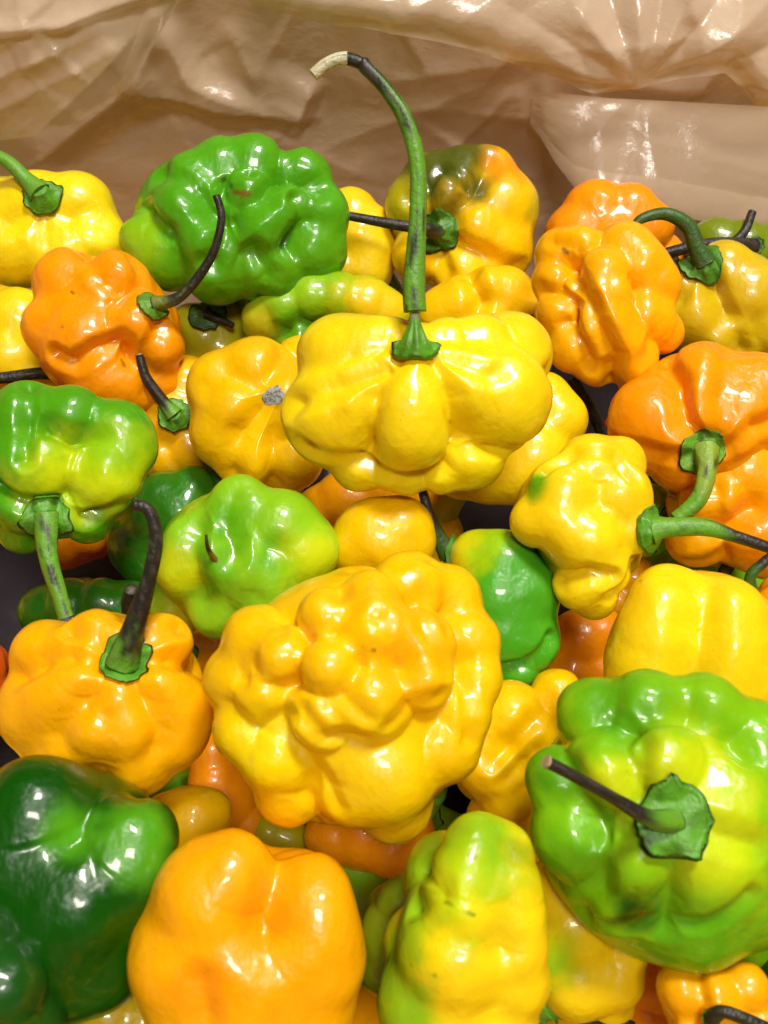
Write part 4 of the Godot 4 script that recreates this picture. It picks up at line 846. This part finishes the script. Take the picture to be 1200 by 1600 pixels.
	pepper("large lime green pepper facing up with a six-sided cap and cut black stem",
		Vector3(41.1, 91, -56.8), 21.1, Color(0.19, 0.45, 0.006),
		[-12.1, 12.7, -9.7, 5, -5.4, 15.9, -8.9, 5.2, 2.4, 15.9, -8.6, 5, 9.1, 12.7, -5.3, 5.8, 11.9, 7, 2.3, 6.1, 10.5, -1.8, 9.5, 7.1, 1.1, -2.4, 13.2, 6.3, -9.8, 2, 10.8, 5.7, -15.7, 5.8, 4.4, 5.7, -17.8, 9, -1.9, 4, -11.7, 13.1, -0.9, 5.6, -5.1, 16, -0.9, 5, 3.9, 10.6, 2.9, 6.8, 0.6, 6.7, 9.1, 5.9, -8.9, 8.7, 8.2, 5, 12.3, -12.4, 13.1, 3.7, -3.2, 10.2, 4.9, 6.7, 0, -1.3, -1.1, 14.3, 10.4, -3.8, -4.9, 8, -4.9, -0.1, -12.3, 8, -10.5, -7.9, -5.3, 8, -0, -13.6, 2.4, 8, 9.3, -8.5, -0.7, 8],
		{"calyx": [Vector3(-5, 16.3, 7.2), Vector3(0.05, 0.836, 0.546), 5, 1, 7], "stem": [-8.7, 19.6, 8.3, 1.1, -13.5, 23.1, 7.3, 0.7, -18.4, 26.5, 6.2, 0.7, -22.3, 29.1, 5.4, 0.7], "stem_colours": [Color(0.12, 0.32, 0.018), Color(0.018, 0.013, 0.011), 0.24], "end": "pale", "patches": [[Vector3(-1.4, 17.7, 3.5), 8.2, Color(0.52, 0.62, 0.006)], [Vector3(1.3, 14.1, 10.3), 7.3, Color(0.52, 0.62, 0.006)], [Vector3(-8.2, 14.2, 9.5), 4.6, Color(0.26, 0.48, 0.008)], [Vector3(-11.7, 17.1, 2.7), 3.7, Color(0.52, 0.62, 0.006)], [Vector3(-18.4, 7, 9.3), 7.3, Color(0.1, 0.34, 0.006)], [Vector3(-10.2, 17.9, -8.3), 6.4, Color(0.1, 0.34, 0.006)], [Vector3(0.1, 3.2, 17.7), 8.2, Color(0.1, 0.34, 0.006)], [Vector3(-9.1, 6.4, 14.8), 3.7, Color(0.007, 0.068, 0.003)], [Vector3(-19.6, 12.4, -1.7), 4.6, Color(0.1, 0.34, 0.006)]], "body": [19.7, 20, 16.9], "pit": [Vector3(-5, 16.3, 7.2), 5.5, 0.05], "creases": [-11.8, 13.1, 8.2, -13.3, 7, 12.1, 3.7, 2.1, -13.3, 7, 12.1, -14.6, 0, 13.9, 3.7, 2.1, -5.7, 12.8, 11.4, -4.9, 8.3, 14.4, 3.3, 1.7, -4.9, 8.3, 14.4, -5.2, 4, 16.4, 3.3, 1.7, -13.5, 2.1, 15.2, -6.8, 5, 15.9, 2.6, 1.2, -6.8, 5, 15.9, -0.3, 5.7, 16.5, 2.6, 1.2, -0.3, 5.7, 16.5, 5, 9, 14, 2.6, 1.2, -8.3, 19.6, -1.3, -9.3, 18.3, 1.5, 3.1, 1.7, -9.3, 18.3, 1.5, -8.5, 17.2, 2.8, 3.1, 1.7, -16.8, 14.9, -0.1, -14.8, 14.7, 3.4, 3.7, 2.4, -14.8, 14.7, 3.4, -13.2, 11.7, 8.4, 3.7, 2.4, -6.6, 19.9, -5.7, -1.5, 19.3, -6.7, 3.1, 1.7, -1.5, 19.3, -6.7, 2.9, 19.1, -4.8, 3.1, 1.7, 2.9, 19.1, -4.8, 5.9, 17.3, -1.1, 3.1, 1.7, -7.8, 18.6, -4.6, -10.4, 18.7, -1.4, 3.1, 1.9, -10.4, 18.7, -1.4, -9.1, 18.7, 0.8, 3.1, 1.9, -0.4, 15.9, 8.5, 5.6, 14, 9.4, 3.7, 1.4], "marks": [[Vector3(-0.1, 16.7, 6.9), Vector3(0.3, 16.6, 7.3), 0.4, Color(0.16, 0.06, 0.012)], [Vector3(-17, 11.3, 3.4), Vector3(-16.8, 11.3, 3.5), 0.4, Color(0.007, 0.068, 0.003)]], "level": 6, "seed": 30})
	pepper("dark green pepper filling the lower left corner, pointed to the right",
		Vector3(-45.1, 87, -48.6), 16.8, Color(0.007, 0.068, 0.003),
		[-2.5, 10.7, -6.8, 7, -5.8, 6.8, -1.4, 7.8, 10.4, 8.6, -2.9, 5.7, 12.8, 8.1, -4.8, 3.2, 11, 6.7, 0.3, 5.7, 6.3, 4.9, 3.1, 7.8, 1.8, 2.3, 4.8, 9, -0.4, -2.2, 8.4, 8.4, 5.9, -2.2, 9.2, 6.6, 0, -1, -0.9, 10.6, 6.2, -0.2, -7.3, 6.4, -3.3, 0.1, -10.6, 6.4, -7.7, -4.9, -3, 6.4, -4.2, -9.2, 2.3, 6.4, 2.6, -10.9, 2, 6.4],
		{"patches": [[Vector3(13.3, 13.6, -1.4), 5, Color(0.075, 0.31, 0.006)], [Vector3(4, 13.9, -2.1), 3.6, Color(0.075, 0.31, 0.006)]], "body": [14.3, 16.7, 13.1], "creases": [4.4, 13.7, -0.3, 8.3, 13.9, -3.9, 4, 1.1, 8.3, 13.9, -3.9, 13.5, 1.7, -11.1, 4, 1.1, 10.8, 13.9, 0.4, 12.6, 10.7, 5, 6.3, 0.9, 12.6, 10.7, 5, 9.1, 3.1, 13.1, 6.3, 0.9], "marks": [[Vector3(4, 14, -1.5), Vector3(4.6, 13.7, -1.4), 0.4, Color(0.009, 0.07, 0.005)]], "soft": 0.09, "level": 6, "seed": 31})
	pepper("very dark green pepper cut by the lower left corner of the view",
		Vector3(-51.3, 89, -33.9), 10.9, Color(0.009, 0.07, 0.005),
		[3.2, 5.2, 0.2, 5.6, -1.4, 6.7, -4, 5.7, 4, -1.3, 4.6, 6.5, -2.1, 1.8, 2.3, 6.5, 0, -0.7, -0.6, 6.7, 4.2, -0.7, -4.7, 4.1, -1.1, 0.5, -7.2, 4.1, -4.8, -2.5, -4, 4.1, -0.1, -6.6, 2.3, 4.1, 2.2, -6.8, 1.3, 4.1],
		{"body": [8.1, 9.8, 7.6], "crinkle": 0.03, "seed": 32})
	pepper("smooth orange pepper with one deep groove, nearest at the bottom",
		Vector3(-18.4, 87, -40.4), 15.7, Color(0.86, 0.36, 0.003),
		[-4.2, 8.3, -3.9, 7.6, -7.4, 3.2, 2.6, 7.4, -5.2, -1.7, 6.8, 7.6, 7.9, 8.7, -3.8, 6, 8.6, 6.8, -0.4, 6.3, 9.2, 3.5, 2.6, 6.7, 7.4, -1.8, 6.8, 7.1, -0.3, 11.2, -5.8, 5.5, 1.6, -0.5, 6.3, 8.4, 0, -1, -0.8, 9.4, 4.3, 0.8, -7.8, 6, -3.1, -0.4, -9.7, 6, -7.6, -4.7, -1.1, 6, -5.9, -8.7, -0.6, 6, 3.3, -8, 2.5, 6],
		{"patches": [[Vector3(4.8, 13.1, -0.7), 3.8, Color(0.87, 0.29, 0.003)], [Vector3(4.7, 14.1, -3.6), 3.1, Color(0.87, 0.29, 0.003)], [Vector3(-2.8, 9.5, 8), 5.2, Color(0.87, 0.29, 0.003)]], "body": [15, 14.8, 12.7], "creases": [3.2, 5.2, -13.8, 5.4, 14, -4.4, 7.8, 2.9, 5.4, 14, -4.4, 4.4, 12.6, 1, 7.8, 2.9, -4.4, 9.7, 7, -3.5, 7.2, 10, 3.5, 1], "level": 6, "seed": 33})
	pepper("yellow pepper turning green along one side, at the bottom centre",
		Vector3(10.8, 87, -41.2), 14.3, Color(0.85, 0.57, 0.004),
		[1.6, 12.1, -8.5, 4.2, 1, 11.3, -5.4, 5.1, 0.4, 9.6, -2.7, 6, -1.5, 4, 2.8, 7.5, -3.2, -3.4, 7.2, 8.5, 5.1, 10.8, -8.3, 3.7, 5.2, 10.1, -4.7, 4.3, 5.4, 8.2, -1.6, 4.8, 5.6, 5.5, 2, 4.9, 5.9, 1.6, 5.3, 5, 2.7, -3.6, 8.7, 6.8, 0, -0.9, -0.7, 6.4, 4.9, -0.7, -6.7, 5.4, -2.5, 1.9, -8.7, 5.4, -5.6, -4.8, -0.8, 5.4, -1, -8.4, 4.1, 5.4, 4.1, -6.7, 2.3, 5.4],
		{"patches": [[Vector3(-0.2, 16, -7), 9.5, Color(0.26, 0.48, 0.008)], [Vector3(-5.2, 6.9, -8.3), 7.8, Color(0.16, 0.22, 0.006)], [Vector3(-6.7, 7.7, -1.7), 7.3, Color(0.26, 0.48, 0.008)], [Vector3(-9.2, 2.5, 4), 6.9, Color(0.26, 0.48, 0.008)], [Vector3(-9.2, 1.2, 10.5), 6.1, Color(0.26, 0.48, 0.008)], [Vector3(-2.8, 14.1, -1.2), 5.2, Color(0.52, 0.62, 0.006)]], "body": [8.7, 12.8, 9], "creases": [-4.8, 7.3, -7.7, -3.2, 14, -2, 2.6, 1.6, -3.2, 14, -2, -6.7, 7.7, -1.7, 2.6, 1.6, 4.5, 15.4, -8.9, 1.9, 15, -0.9, 4.3, 1.1, 1.9, 15, -0.9, 4.4, 10, 3.7, 4.3, 1.1], "marks": [[Vector3(-4.1, 13, -1.2), Vector3(-1.9, 14, 0), 0.4, Color(0.16, 0.22, 0.006)], [Vector3(-1.9, 14, 0), Vector3(0.4, 13.9, 1.1), 0.3, Color(0.16, 0.22, 0.006)], [Vector3(-7.2, 7.8, 5.2), Vector3(-4.5, 9.4, 6.8), 0.4, Color(0.16, 0.22, 0.006)], [Vector3(-1.5, 15.5, -5.9), Vector3(0.5, 16.4, -5.2), 0.4, Color(0.16, 0.22, 0.006)]], "level": 6, "seed": 34})
	pepper("shaded olive green pepper between the grooved orange and the half green bottom ones",
		Vector3(2.5, 69, -47), 7.6, Color(0.16, 0.22, 0.006),
		[0.6, 5.5, -3.7, 3.7, -1.5, 2.6, 0.3, 4.6, 1.4, 3.1, -0.5, 4.6, -1.3, -1.5, 3.7, 4.9, 0, -0.5, -0.4, 4.2, 2.9, -0.9, -2.6, 2.9, -1.2, 0.8, -4.9, 2.9, -2.6, -1, -4.1, 2.9, -0.2, -5.5, 1.5, 2.9, 1.6, -4.5, 1.4, 2.9],
		{"patches": [[Vector3(1.3, 8.8, -2.4), 2.4, Color(0.26, 0.48, 0.008)]], "body": [5.1, 7.6, 5.3], "soft": 0.12, "seed": 35})
	pepper("yellow pepper under the large lime one, with a green stem along the bottom edge",
		Vector3(29.4, 71, -45.4), 11.8, Color(0.85, 0.57, 0.004),
		[-2.2, 6.4, -1.3, 6.2, 3.9, 1, 4.8, 4.9, -3.9, 8.2, -5.3, 4.7, -1.3, 1, 5.2, 5.6, -6, 3.9, 1.6, 5.3, 6.2, 4.3, 1.7, 3.4, 3.8, -3.2, 7.7, 3.8, 0, -0.7, -0.6, 7.3, 5.2, -1.5, -3.2, 4.5, 1.5, 0.8, -7.5, 4.5, -4.7, -0.6, -4.6, 4.5, -0.4, -7.3, 2.3, 4.5, 2.6, -7.2, 1.5, 4.5],
		{"calyx": [Vector3(-6.3, -2.8, 7.9), Vector3(-0.447, 0.215, 0.868), 2.9, 1.3, 8], "stem": [-4.4, -0.6, 8.3, 1.7, -0.1, -1.1, 9.2, 1.5, 6.9, -2.4, 10.9, 0.9], "stem_colours": [Color(0.12, 0.32, 0.018), Color(0.018, 0.013, 0.011), 0.55], "patches": [[Vector3(-6.8, 7.9, 4.5), 4.8, Color(0.26, 0.48, 0.008)]], "body": [8.8, 10.7, 8.2], "seed": 36})
	pepper("orange pepper in the lower right corner with a black stem",
		Vector3(46.4, 79, -34.1), 7.8, Color(0.86, 0.36, 0.003),
		[-5.8, 3.4, -2.2, 3.5, -2.5, 4.2, -0.8, 4, 2.4, 4.9, -2.2, 3.1, -2.2, 1, 1.6, 5.2, 3.9, 0.9, 1.6, 4.3, 0, -0.5, -0.4, 4.7, 4.3, -1.6, -2.5, 3, 0.1, 0.1, -4.4, 3, -4.5, -2.1, -1.8, 3, -2.3, -4.3, 0.2, 3, 4.2, -2.5, -0.5, 3],
		{"calyx": [Vector3(-3.7, 6.5, 2.1), Vector3(-0.049, 0.898, 0.436), 1.1, 0.5, 6], "stem": [-2.6, 8.8, 1.9, 0.8, 0.2, 8.6, 2.7, 0.8, 3.1, 7.8, 3.6, 0.7], "stem_colours": [Color(0.018, 0.013, 0.011), Color(0.018, 0.013, 0.011), 0.1], "body": [7.3, 5.6, 5.5], "creases": [-4.7, 6.6, -3.4, -4.7, 7.3, -0, 2.1, 1.4, -4.7, 7.3, -0, -5.8, 4.5, 2.4, 2.1, 1.4], "seed": 37})
	pepper("small yellow pepper in the gap under the ribbed orange one",
		Vector3(-33.1, 67, -63.8), 7.9, Color(0.85, 0.49, 0.003),
		[1.5, 2.6, -1.2, 5.9, 0, -0.1, 2.6, 5.5, 4.2, 3.9, -2.2, 3.8, -2.1, 2.6, -0.6, 5.3, 0, -0.5, -0.4, 5.3, 3.8, -1.3, -1.8, 3, -2.4, -0.6, -4.7, 3, -3.6, -1.7, -3.5, 3, -2.6, -4.1, 0.5, 3, 2.8, -4.4, -0.1, 3],
		{"body": [6.4, 6.7, 5.5], "crinkle": 0.012, "seed": 38})
	pepper("shaded orange pepper underneath the big lumpy yellow one",
		Vector3(-2.6, 51, -69.9), 9.2, Color(0.87, 0.29, 0.003),
		[-6.7, 2.1, 0.6, 5.1, 3.9, 1.2, 2.6, 5.1, -0.9, 2.8, 0.2, 6.2, 7.2, 2.6, 0.2, 4.6, 0, -0.6, -0.5, 4.9, 5.9, -2.1, -2, 3.5, -1.7, 0.3, -4.2, 3.5, -5.5, -1.5, -3.1, 3.5, -0.4, -5.2, 0.4, 3.5, 5.4, -3.8, -1.2, 3.5],
		{"body": [9.8, 5.9, 6.4], "seed": 39})
	pepper("dull yellow pepper at the bottom edge between dark green and orange",
		Vector3(-39.1, 69, -34.9), 8.7, Color(0.6, 0.42, 0.006),
		[-0.3, 3.7, -0.8, 5.5, -4.9, 2.4, 0.5, 4.6, 5.1, 2.4, -0.3, 5.5, 1.5, 1.3, 2, 5.5, 0, -0.5, -0.4, 5.1, 3.9, -1.3, -4.2, 3.3, -1.8, -0.4, -4.9, 3.3, -4.8, -1.1, -2.5, 3.3, -0.9, -4.2, 1.2, 3.3, 4.8, -3.3, -1.1, 3.3],
		{"body": [8.4, 6.1, 6.1], "seed": 40})
	pepper("red orange pepper just showing at the left edge beside the ribbed one",
		Vector3(-78.7, 69, -93.1), 9.7, Color(0.7, 0.1, 0.004),
		[4.9, 3.5, 0.1, 5.3, 3, -0.6, 3, 7, -1.7, 3.1, -1.5, 7, 0, -0.6, -0.5, 6.4, 4.4, -2.2, -4, 3.7, 0.7, 0.5, -6, 3.7, -4, -1.6, -4.7, 3.7, -1.7, -6, 1, 3.7, 2.6, -5.7, 0.6, 3.7],
		{"body": [7.7, 8.2, 6.7], "seed": 41})
	pepper("shaded orange pepper deep in the gap right of the half green one",
		Vector3(41.6, 51, -108.3), 9.4, Color(0.87, 0.29, 0.003),
		[-1.4, 3.8, -1.5, 6.3, 1.9, -0.8, 3.3, 6.6, -3.4, -0.4, 3.5, 5.8, 3.2, 4.4, -2.6, 5.3, 0, -0.6, -0.5, 6, 3.4, -0.7, -4.8, 3.6, -2.6, 0.1, -5.1, 3.6, -4.3, -2.1, -3.2, 3.6, -0.5, -5.5, 1.9, 3.6, 3.7, -3.9, 0.3, 3.6],
		{"body": [7.3, 8.2, 6.6], "seed": 42})
	pepper("yellow green pepper with a dark cap, in the gap under the wrinkled green one",
		Vector3(-43.4, 67, -190.4), 10, Color(0.45, 0.42, 0.008),
		[-0.6, 1.6, 2.6, 6.3, 3.2, 3.6, -1.2, 6.3, -3.8, 3.3, -0.3, 5.7, 3.9, -1.1, 4.1, 6.3, -2.2, -1.5, 6, 4.7, 0, -0.6, -0.5, 6.8, 4.3, -1.4, -4.6, 3.8, 1.2, 0.1, -6.2, 3.8, -4.1, -1.5, -5, 3.8, -2.3, -5.4, 1.3, 3.8, 4.3, -4.3, -0.3, 3.8],
		{"calyx": [Vector3(0.6, 8.5, 1.8), Vector3(0.209, 0.791, 0.575), 4.4, 2.2, 6], "stem": [4.4, 8.9, 4.2, 1, 7.5, 8.7, 5.9, 0.7], "stem_colours": [Color(0.018, 0.013, 0.011), Color(0.018, 0.013, 0.011), 0.2], "body": [8.2, 8.2, 7], "seed": 43})
	pepper("yellow green pepper deep below the long-stemmed one, only a sliver showing",
		Vector3(10.6, 49, -150.9), 8.3, Color(0.45, 0.42, 0.008),
		[1.4, 2.1, 0.8, 5.4, -3.1, -0, 1.9, 6, 4.5, 3.1, -1.4, 4.5, 0, -0.5, -0.4, 5.2, 3.4, -0.1, -3.4, 3.2, -1.1, 0.1, -4.7, 3.2, -4.3, -2.4, -0.5, 3.2, -2.1, -4.5, 0.6, 3.2, 3.5, -3.3, 0.5, 3.2],
		{"body": [7.5, 6.2, 5.8], "seed": 44})
	pepper("lime green pepper hidden between the yellow and the bent-stemmed orange ones",
		Vector3(55.8, 61, -137), 8, Color(0.26, 0.48, 0.008),
		[2.4, 3.1, -1, 4.7, 1.1, -0.7, 3, 5.6, -2.3, 2.8, -1.3, 5.6, 0, -0.5, -0.4, 5.2, 3.2, -0.3, -3.3, 3, 0.5, 0.1, -5.4, 3, -3.5, -1, -3.1, 3, -0.7, -5, 1.1, 3, 2.9, -4.3, -0, 3],
		{"calyx": [Vector3(3.4, 5.7, 2.6), Vector3(0.421, 0.513, 0.748), 1.5, 0.8, 8], "stem": [7.4, 7.6, 6.6, 0.8, 9.3, 9.3, 6.7, 0.8, 7.5, 11.3, 5.2, 0.7, 2.9, 12.6, 4, 0.6], "stem_colours": [Color(0.018, 0.013, 0.011), Color(0.018, 0.013, 0.011), 0.1], "end": "white", "body": [6.2, 6.9, 5.6], "seed": 45})
	pepper("dark orange pepper in the shadow under the green and yellow one at left",
		Vector3(-70.8, 49, -141.2), 8.1, Color(0.87, 0.29, 0.003),
		[2, 1.9, 0.6, 5.6, -2.6, -0, 1.9, 5.9, 4.8, 3, -1.4, 4.4, 0, -0.5, -0.4, 5, 4, -1.3, -3.2, 3.1, -2.1, -0.3, -4.5, 3.1, -4.4, -2.1, -1.7, 3.1, -1.7, -4.2, 0.9, 3.1, 3.9, -3.2, -0.3, 3.1],
		{"body": [7.3, 6, 5.6], "seed": 46})
	pepper("dark red pepper sliver at the right edge beside the dull yellow one",
		Vector3(99.7, 69, -175.8), 11.7, Color(0.5, 0.03, 0.01),
		[-6.6, 2.4, 2.7, 6, -0.1, -0.8, 3.6, 9.1, 1.5, 3, -1.2, 9.1, 0, -0.7, -0.6, 7.7, 5, -1.8, -5.1, 4.4, -1.1, 1, -7, 4.4, -5.5, -3.7, -1.5, 4.4, -0.5, -7.5, 1.6, 4.4, 3.9, -6.3, 0.4, 4.4],
		{"body": [9.2, 10, 8.2], "seed": 47})
	pepper("orange pepper at the right edge behind the smooth yellow one, stem reaching up",
		Vector3(76.6, 75, -101), 10, Color(0.87, 0.29, 0.003),
		[-5.4, 3.3, 0.8, 5.1, 0.4, -0.8, 3.7, 7, 1.6, 3.6, -1.8, 7, 0, -0.6, -0.5, 6.4, 4.7, -2.4, -2.2, 3.8, -2.4, 0.1, -5.8, 3.8, -4.7, -2.7, -2.7, 3.8, -1.2, -6.1, 1.6, 3.8, 3.1, -4.7, 1.2, 3.8],
		{"calyx": [Vector3(-9.5, 5.7, 1.8), Vector3(-0.736, 0.675, -0.047), 1.4, 0.9, 8], "stem": [-12.1, 11.2, -1.3, 1, -10.1, 13.6, -3, 0.9, -7, 15.5, -4.6, 0.8], "stem_colours": [Color(0.035, 0.1, 0.01), Color(0.018, 0.013, 0.011), 0.6], "body": [7.7, 8.7, 6.9], "seed": 48})
	pepper("brown orange pepper deep between the ribbed one and the big lumpy one",
		Vector3(-28.6, 53, -78), 9.2, Color(0.87, 0.29, 0.003),
		[-2.5, 4, -0.1, 4.7, -0.7, 0.9, 3.5, 5.2, -3.3, 5.5, -4.4, 4.3, 3.8, -2.8, 5.6, 4.3, 0, -0.6, -0.5, 5.3, 3.8, -1.2, -3, 3.5, -0.5, 0.3, -6.8, 3.5, -3.8, -1.5, -3.1, 3.5, -2.1, -5.5, 1.3, 3.5, 3.7, -4.1, -1.3, 3.5],
		{"body": [6.4, 8.9, 6.4], "seed": 49})
	pepper("olive pepper sliver below the big lumpy yellow one",
		Vector3(-21.2, 47, -70.4), 6.8, Color(0.45, 0.42, 0.008),
		[-0, 3, -0.9, 4.2, 3.5, 2.1, -0, 4, -2.5, 0.1, 1.6, 4.7, 0, -0.4, -0.4, 4.3, 3.4, -0.8, -2.2, 2.6, -2, -0.1, -3.6, 2.6, -3.7, -1.5, -1, 2.6, -0.3, -3.7, 1, 2.6, 2.7, -2.9, 0.4, 2.6],
		{"body": [6, 5.2, 4.8], "seed": 50})
	pepper("dark green pepper at the right edge of the lower corner",
		Vector3(59.9, 77, -38.9), 7.2, Color(0.009, 0.07, 0.005),
		[-2.8, 2.2, 0.6, 4.3, 0.5, -0.7, 2.3, 5.4, 0.5, 2.8, -1.8, 5.4, 0, -0.4, -0.4, 4.3, 2.9, -1.2, -3.2, 2.7, -1.6, 0.4, -4.3, 2.7, -3.1, -2.3, -1.1, 2.7, -1.7, -4.2, 1, 2.7, 1.6, -4, 1.3, 2.7],
		{"body": [5.2, 6.7, 5], "seed": 51})
	pepper("yellow pepper in the shade behind a stray black stem, right of the long-stemmed one",
		Vector3(54.8, 45, -128.3), 8.8, Color(0.86, 0.36, 0.003),
		[0.2, 3.7, -1.3, 5.7, -3.3, 0.4, 2.5, 5.7, 2.5, -0.8, 3.3, 5.7, 0, -0.5, -0.5, 5.9, 3.3, -0.9, -4.5, 3.4, 1.1, 0.1, -5.6, 3.4, -4.2, -2.8, -1.3, 3.4, -3.3, -4.5, 0, 3.4, 2.3, -5, 0.8, 3.4],
		{"body": [7.1, 7.4, 6.2], "seed": 52})
	pepper("long-stemmed bright yellow pepper sitting on top of the heap",
		Vector3(5.9, 105, -126.9), 19.9, Color(0.85, 0.62, 0.004),
		[-1.7, 11.3, 4.6, 5.1, -1.7, 8, 8.8, 6.4, -1.4, 4.7, 11.3, 6.6, -6.1, 10.6, 6.2, 4.2, -10.3, 7.2, 6.4, 6.4, -14.7, 2.8, 5.7, 8.8, -4.8, 12.5, -2, 4.3, -9.2, 10.8, -2.1, 5.8, -13.7, 8.4, -3.1, 7.3, 3.6, 11.2, 4.6, 4.7, 8.6, 8.5, 4.5, 6.9, 13.8, 4.9, 3.5, 9.2, 4.9, 12.4, -2.1, 4.3, 10.6, 10.3, -3.3, 5.7, 16.6, 6.7, -6, 7.2, -0, 13, -0.6, 3.7, -4.6, -1.9, 12.2, 5, -10.3, -3.9, 10.9, 4.7, -1.5, -4.8, 14, 2.6, 9, -2.2, 10.4, 6, 4, -4.1, 13.1, 3.5, 0, -1.2, -1, 10.1, 11.2, -3.8, -7.1, 7.5, 0.7, -0, -10.7, 7.5, -12, -5.2, -5.4, 7.5, -8.1, -10.6, -1, 7.5, 6.8, -9.1, 1.2, 7.5],
		{"calyx": [Vector3(-0.9, 16.2, 4.4), Vector3(0, 0.809, -0.587), 4.1, 5.2, 7], "stem": [-0.9, 19.4, 0.6, 0.7, -0.9, 20.4, -0.2, 1.8, -1.1, 23.9, -3.5, 1.8, -0.6, 30.6, -9.5, 1.4, -0.6, 37.3, -15.2, 1.3, -2.4, 42.4, -19.7, 1.3, -5.5, 45.8, -23.1, 1.1, -8.9, 48.2, -25.9, 1.1, -9.1, 48.3, -26.3, 1, -11.9, 48.9, -27, 1, -14.7, 48.3, -26.7, 0.9, -17, 47, -25.5, 0.9], "stem_colours": [Color(0.12, 0.32, 0.018), Color(0.018, 0.013, 0.011), 0.46], "end": "whitelong", "blotch": 0.35, "body": [19.3, 13.1, 13.5], "creases": [-4, 15.5, 5.8, -8, 11.9, 10.6, 3.9, 2.3, -8, 11.9, 10.6, -8.7, 3.5, 12.6, 3.9, 2.3, 2.6, 15.4, 6.5, 5.3, 11.3, 10, 3.4, 2, 5.3, 11.3, 10, 5.6, 3.4, 12.4, 3.4, 2, -5.9, 14.9, 7.1, -13.2, 12.5, 8.3, 3.9, 3, -13.2, 12.5, 8.3, -21.3, 7.8, 8.1, 3.9, 3, -19.8, 2.9, 12.7, -11.8, 1.5, 13.9, 2.7, 2.7, -11.8, 1.5, 13.9, -7.5, -0.2, 15.7, 2.7, 2.7, -7.5, -0.2, 15.7, -1.6, -0.7, 16.2, 2.5, 2.7, -1.6, -0.7, 16.2, 3.8, -0.8, 14.1, 2.5, 2.7, 3.8, -0.8, 14.1, 5.5, 1.9, 13.1, 2.5, 2.7, 5.5, 1.9, 13.1, 12.3, 2.1, 12.9, 2.5, 2.7, 12.3, 2.1, 12.9, 22.5, -0.5, 5.8, 2.5, 2.7, 4.4, 15.5, 5.8, 11.7, 13.9, 7.7, 3.2, 1.4, 11.7, 13.9, 7.7, 22.9, 6.6, -0.8, 3.2, 1.4, -0.1, 16.1, 1.4, 1.9, 11.5, -9.2, 2.7, 1.1], "soft": 0.05, "level": 6, "seed": 53})
	pepper("dark pepper in the gap with a stray black stem, right of the long-stemmed one",
		Vector3(62.3, 41, -177.6), 8.7, Color(0.7, 0.1, 0.004),
		[-2.8, 1.4, 1.6, 5.6, 1.6, -1.2, 3.6, 6, -1.1, 4.7, -2.1, 4.6, 0, -0.5, -0.4, 5.4, 3.8, -1, -2.4, 3.3, -0.4, 0.3, -5.9, 3.3, -3.9, -2.2, -1.3, 3.3, -2.9, -4.2, 0.8, 3.3, 3.5, -3.7, -0.2, 3.3],
		{"calyx": [Vector3(-5.7, 5.6, 3.3), Vector3(-0.561, 0.826, 0.052), 1.8, 0.8, 8], "stem": [-8, 9.3, 1.4, 1.5, -11.7, 14.6, -2.4, 1.6, -15.1, 18.7, -6.2, 1.3], "stem_colours": [Color(0.018, 0.013, 0.011), Color(0.018, 0.013, 0.011), 0.05], "body": [6.5, 7.8, 6], "seed": 54})
	pepper("brown orange pepper deep in the gap by the lower right corner",
		Vector3(44.8, 55, -42.1), 8.6, Color(0.87, 0.29, 0.003),
		[-2.4, 4.7, -0.9, 4.4, -3.4, 0.5, 2.8, 4.9, 0.3, 6.4, -3.8, 3.7, 2.1, -1.2, 3.8, 5.1, 0, -0.5, -0.4, 5.3, 2.3, -0.1, -5, 3.3, -1.2, 0.3, -5.7, 3.3, -3.8, -2.5, -1.3, 3.3, -2.4, -4.6, 1, 3.3, 2.8, -4, 1, 3.3],
		{"body": [6.3, 7.9, 6], "seed": 55})
	rest_of_heap()
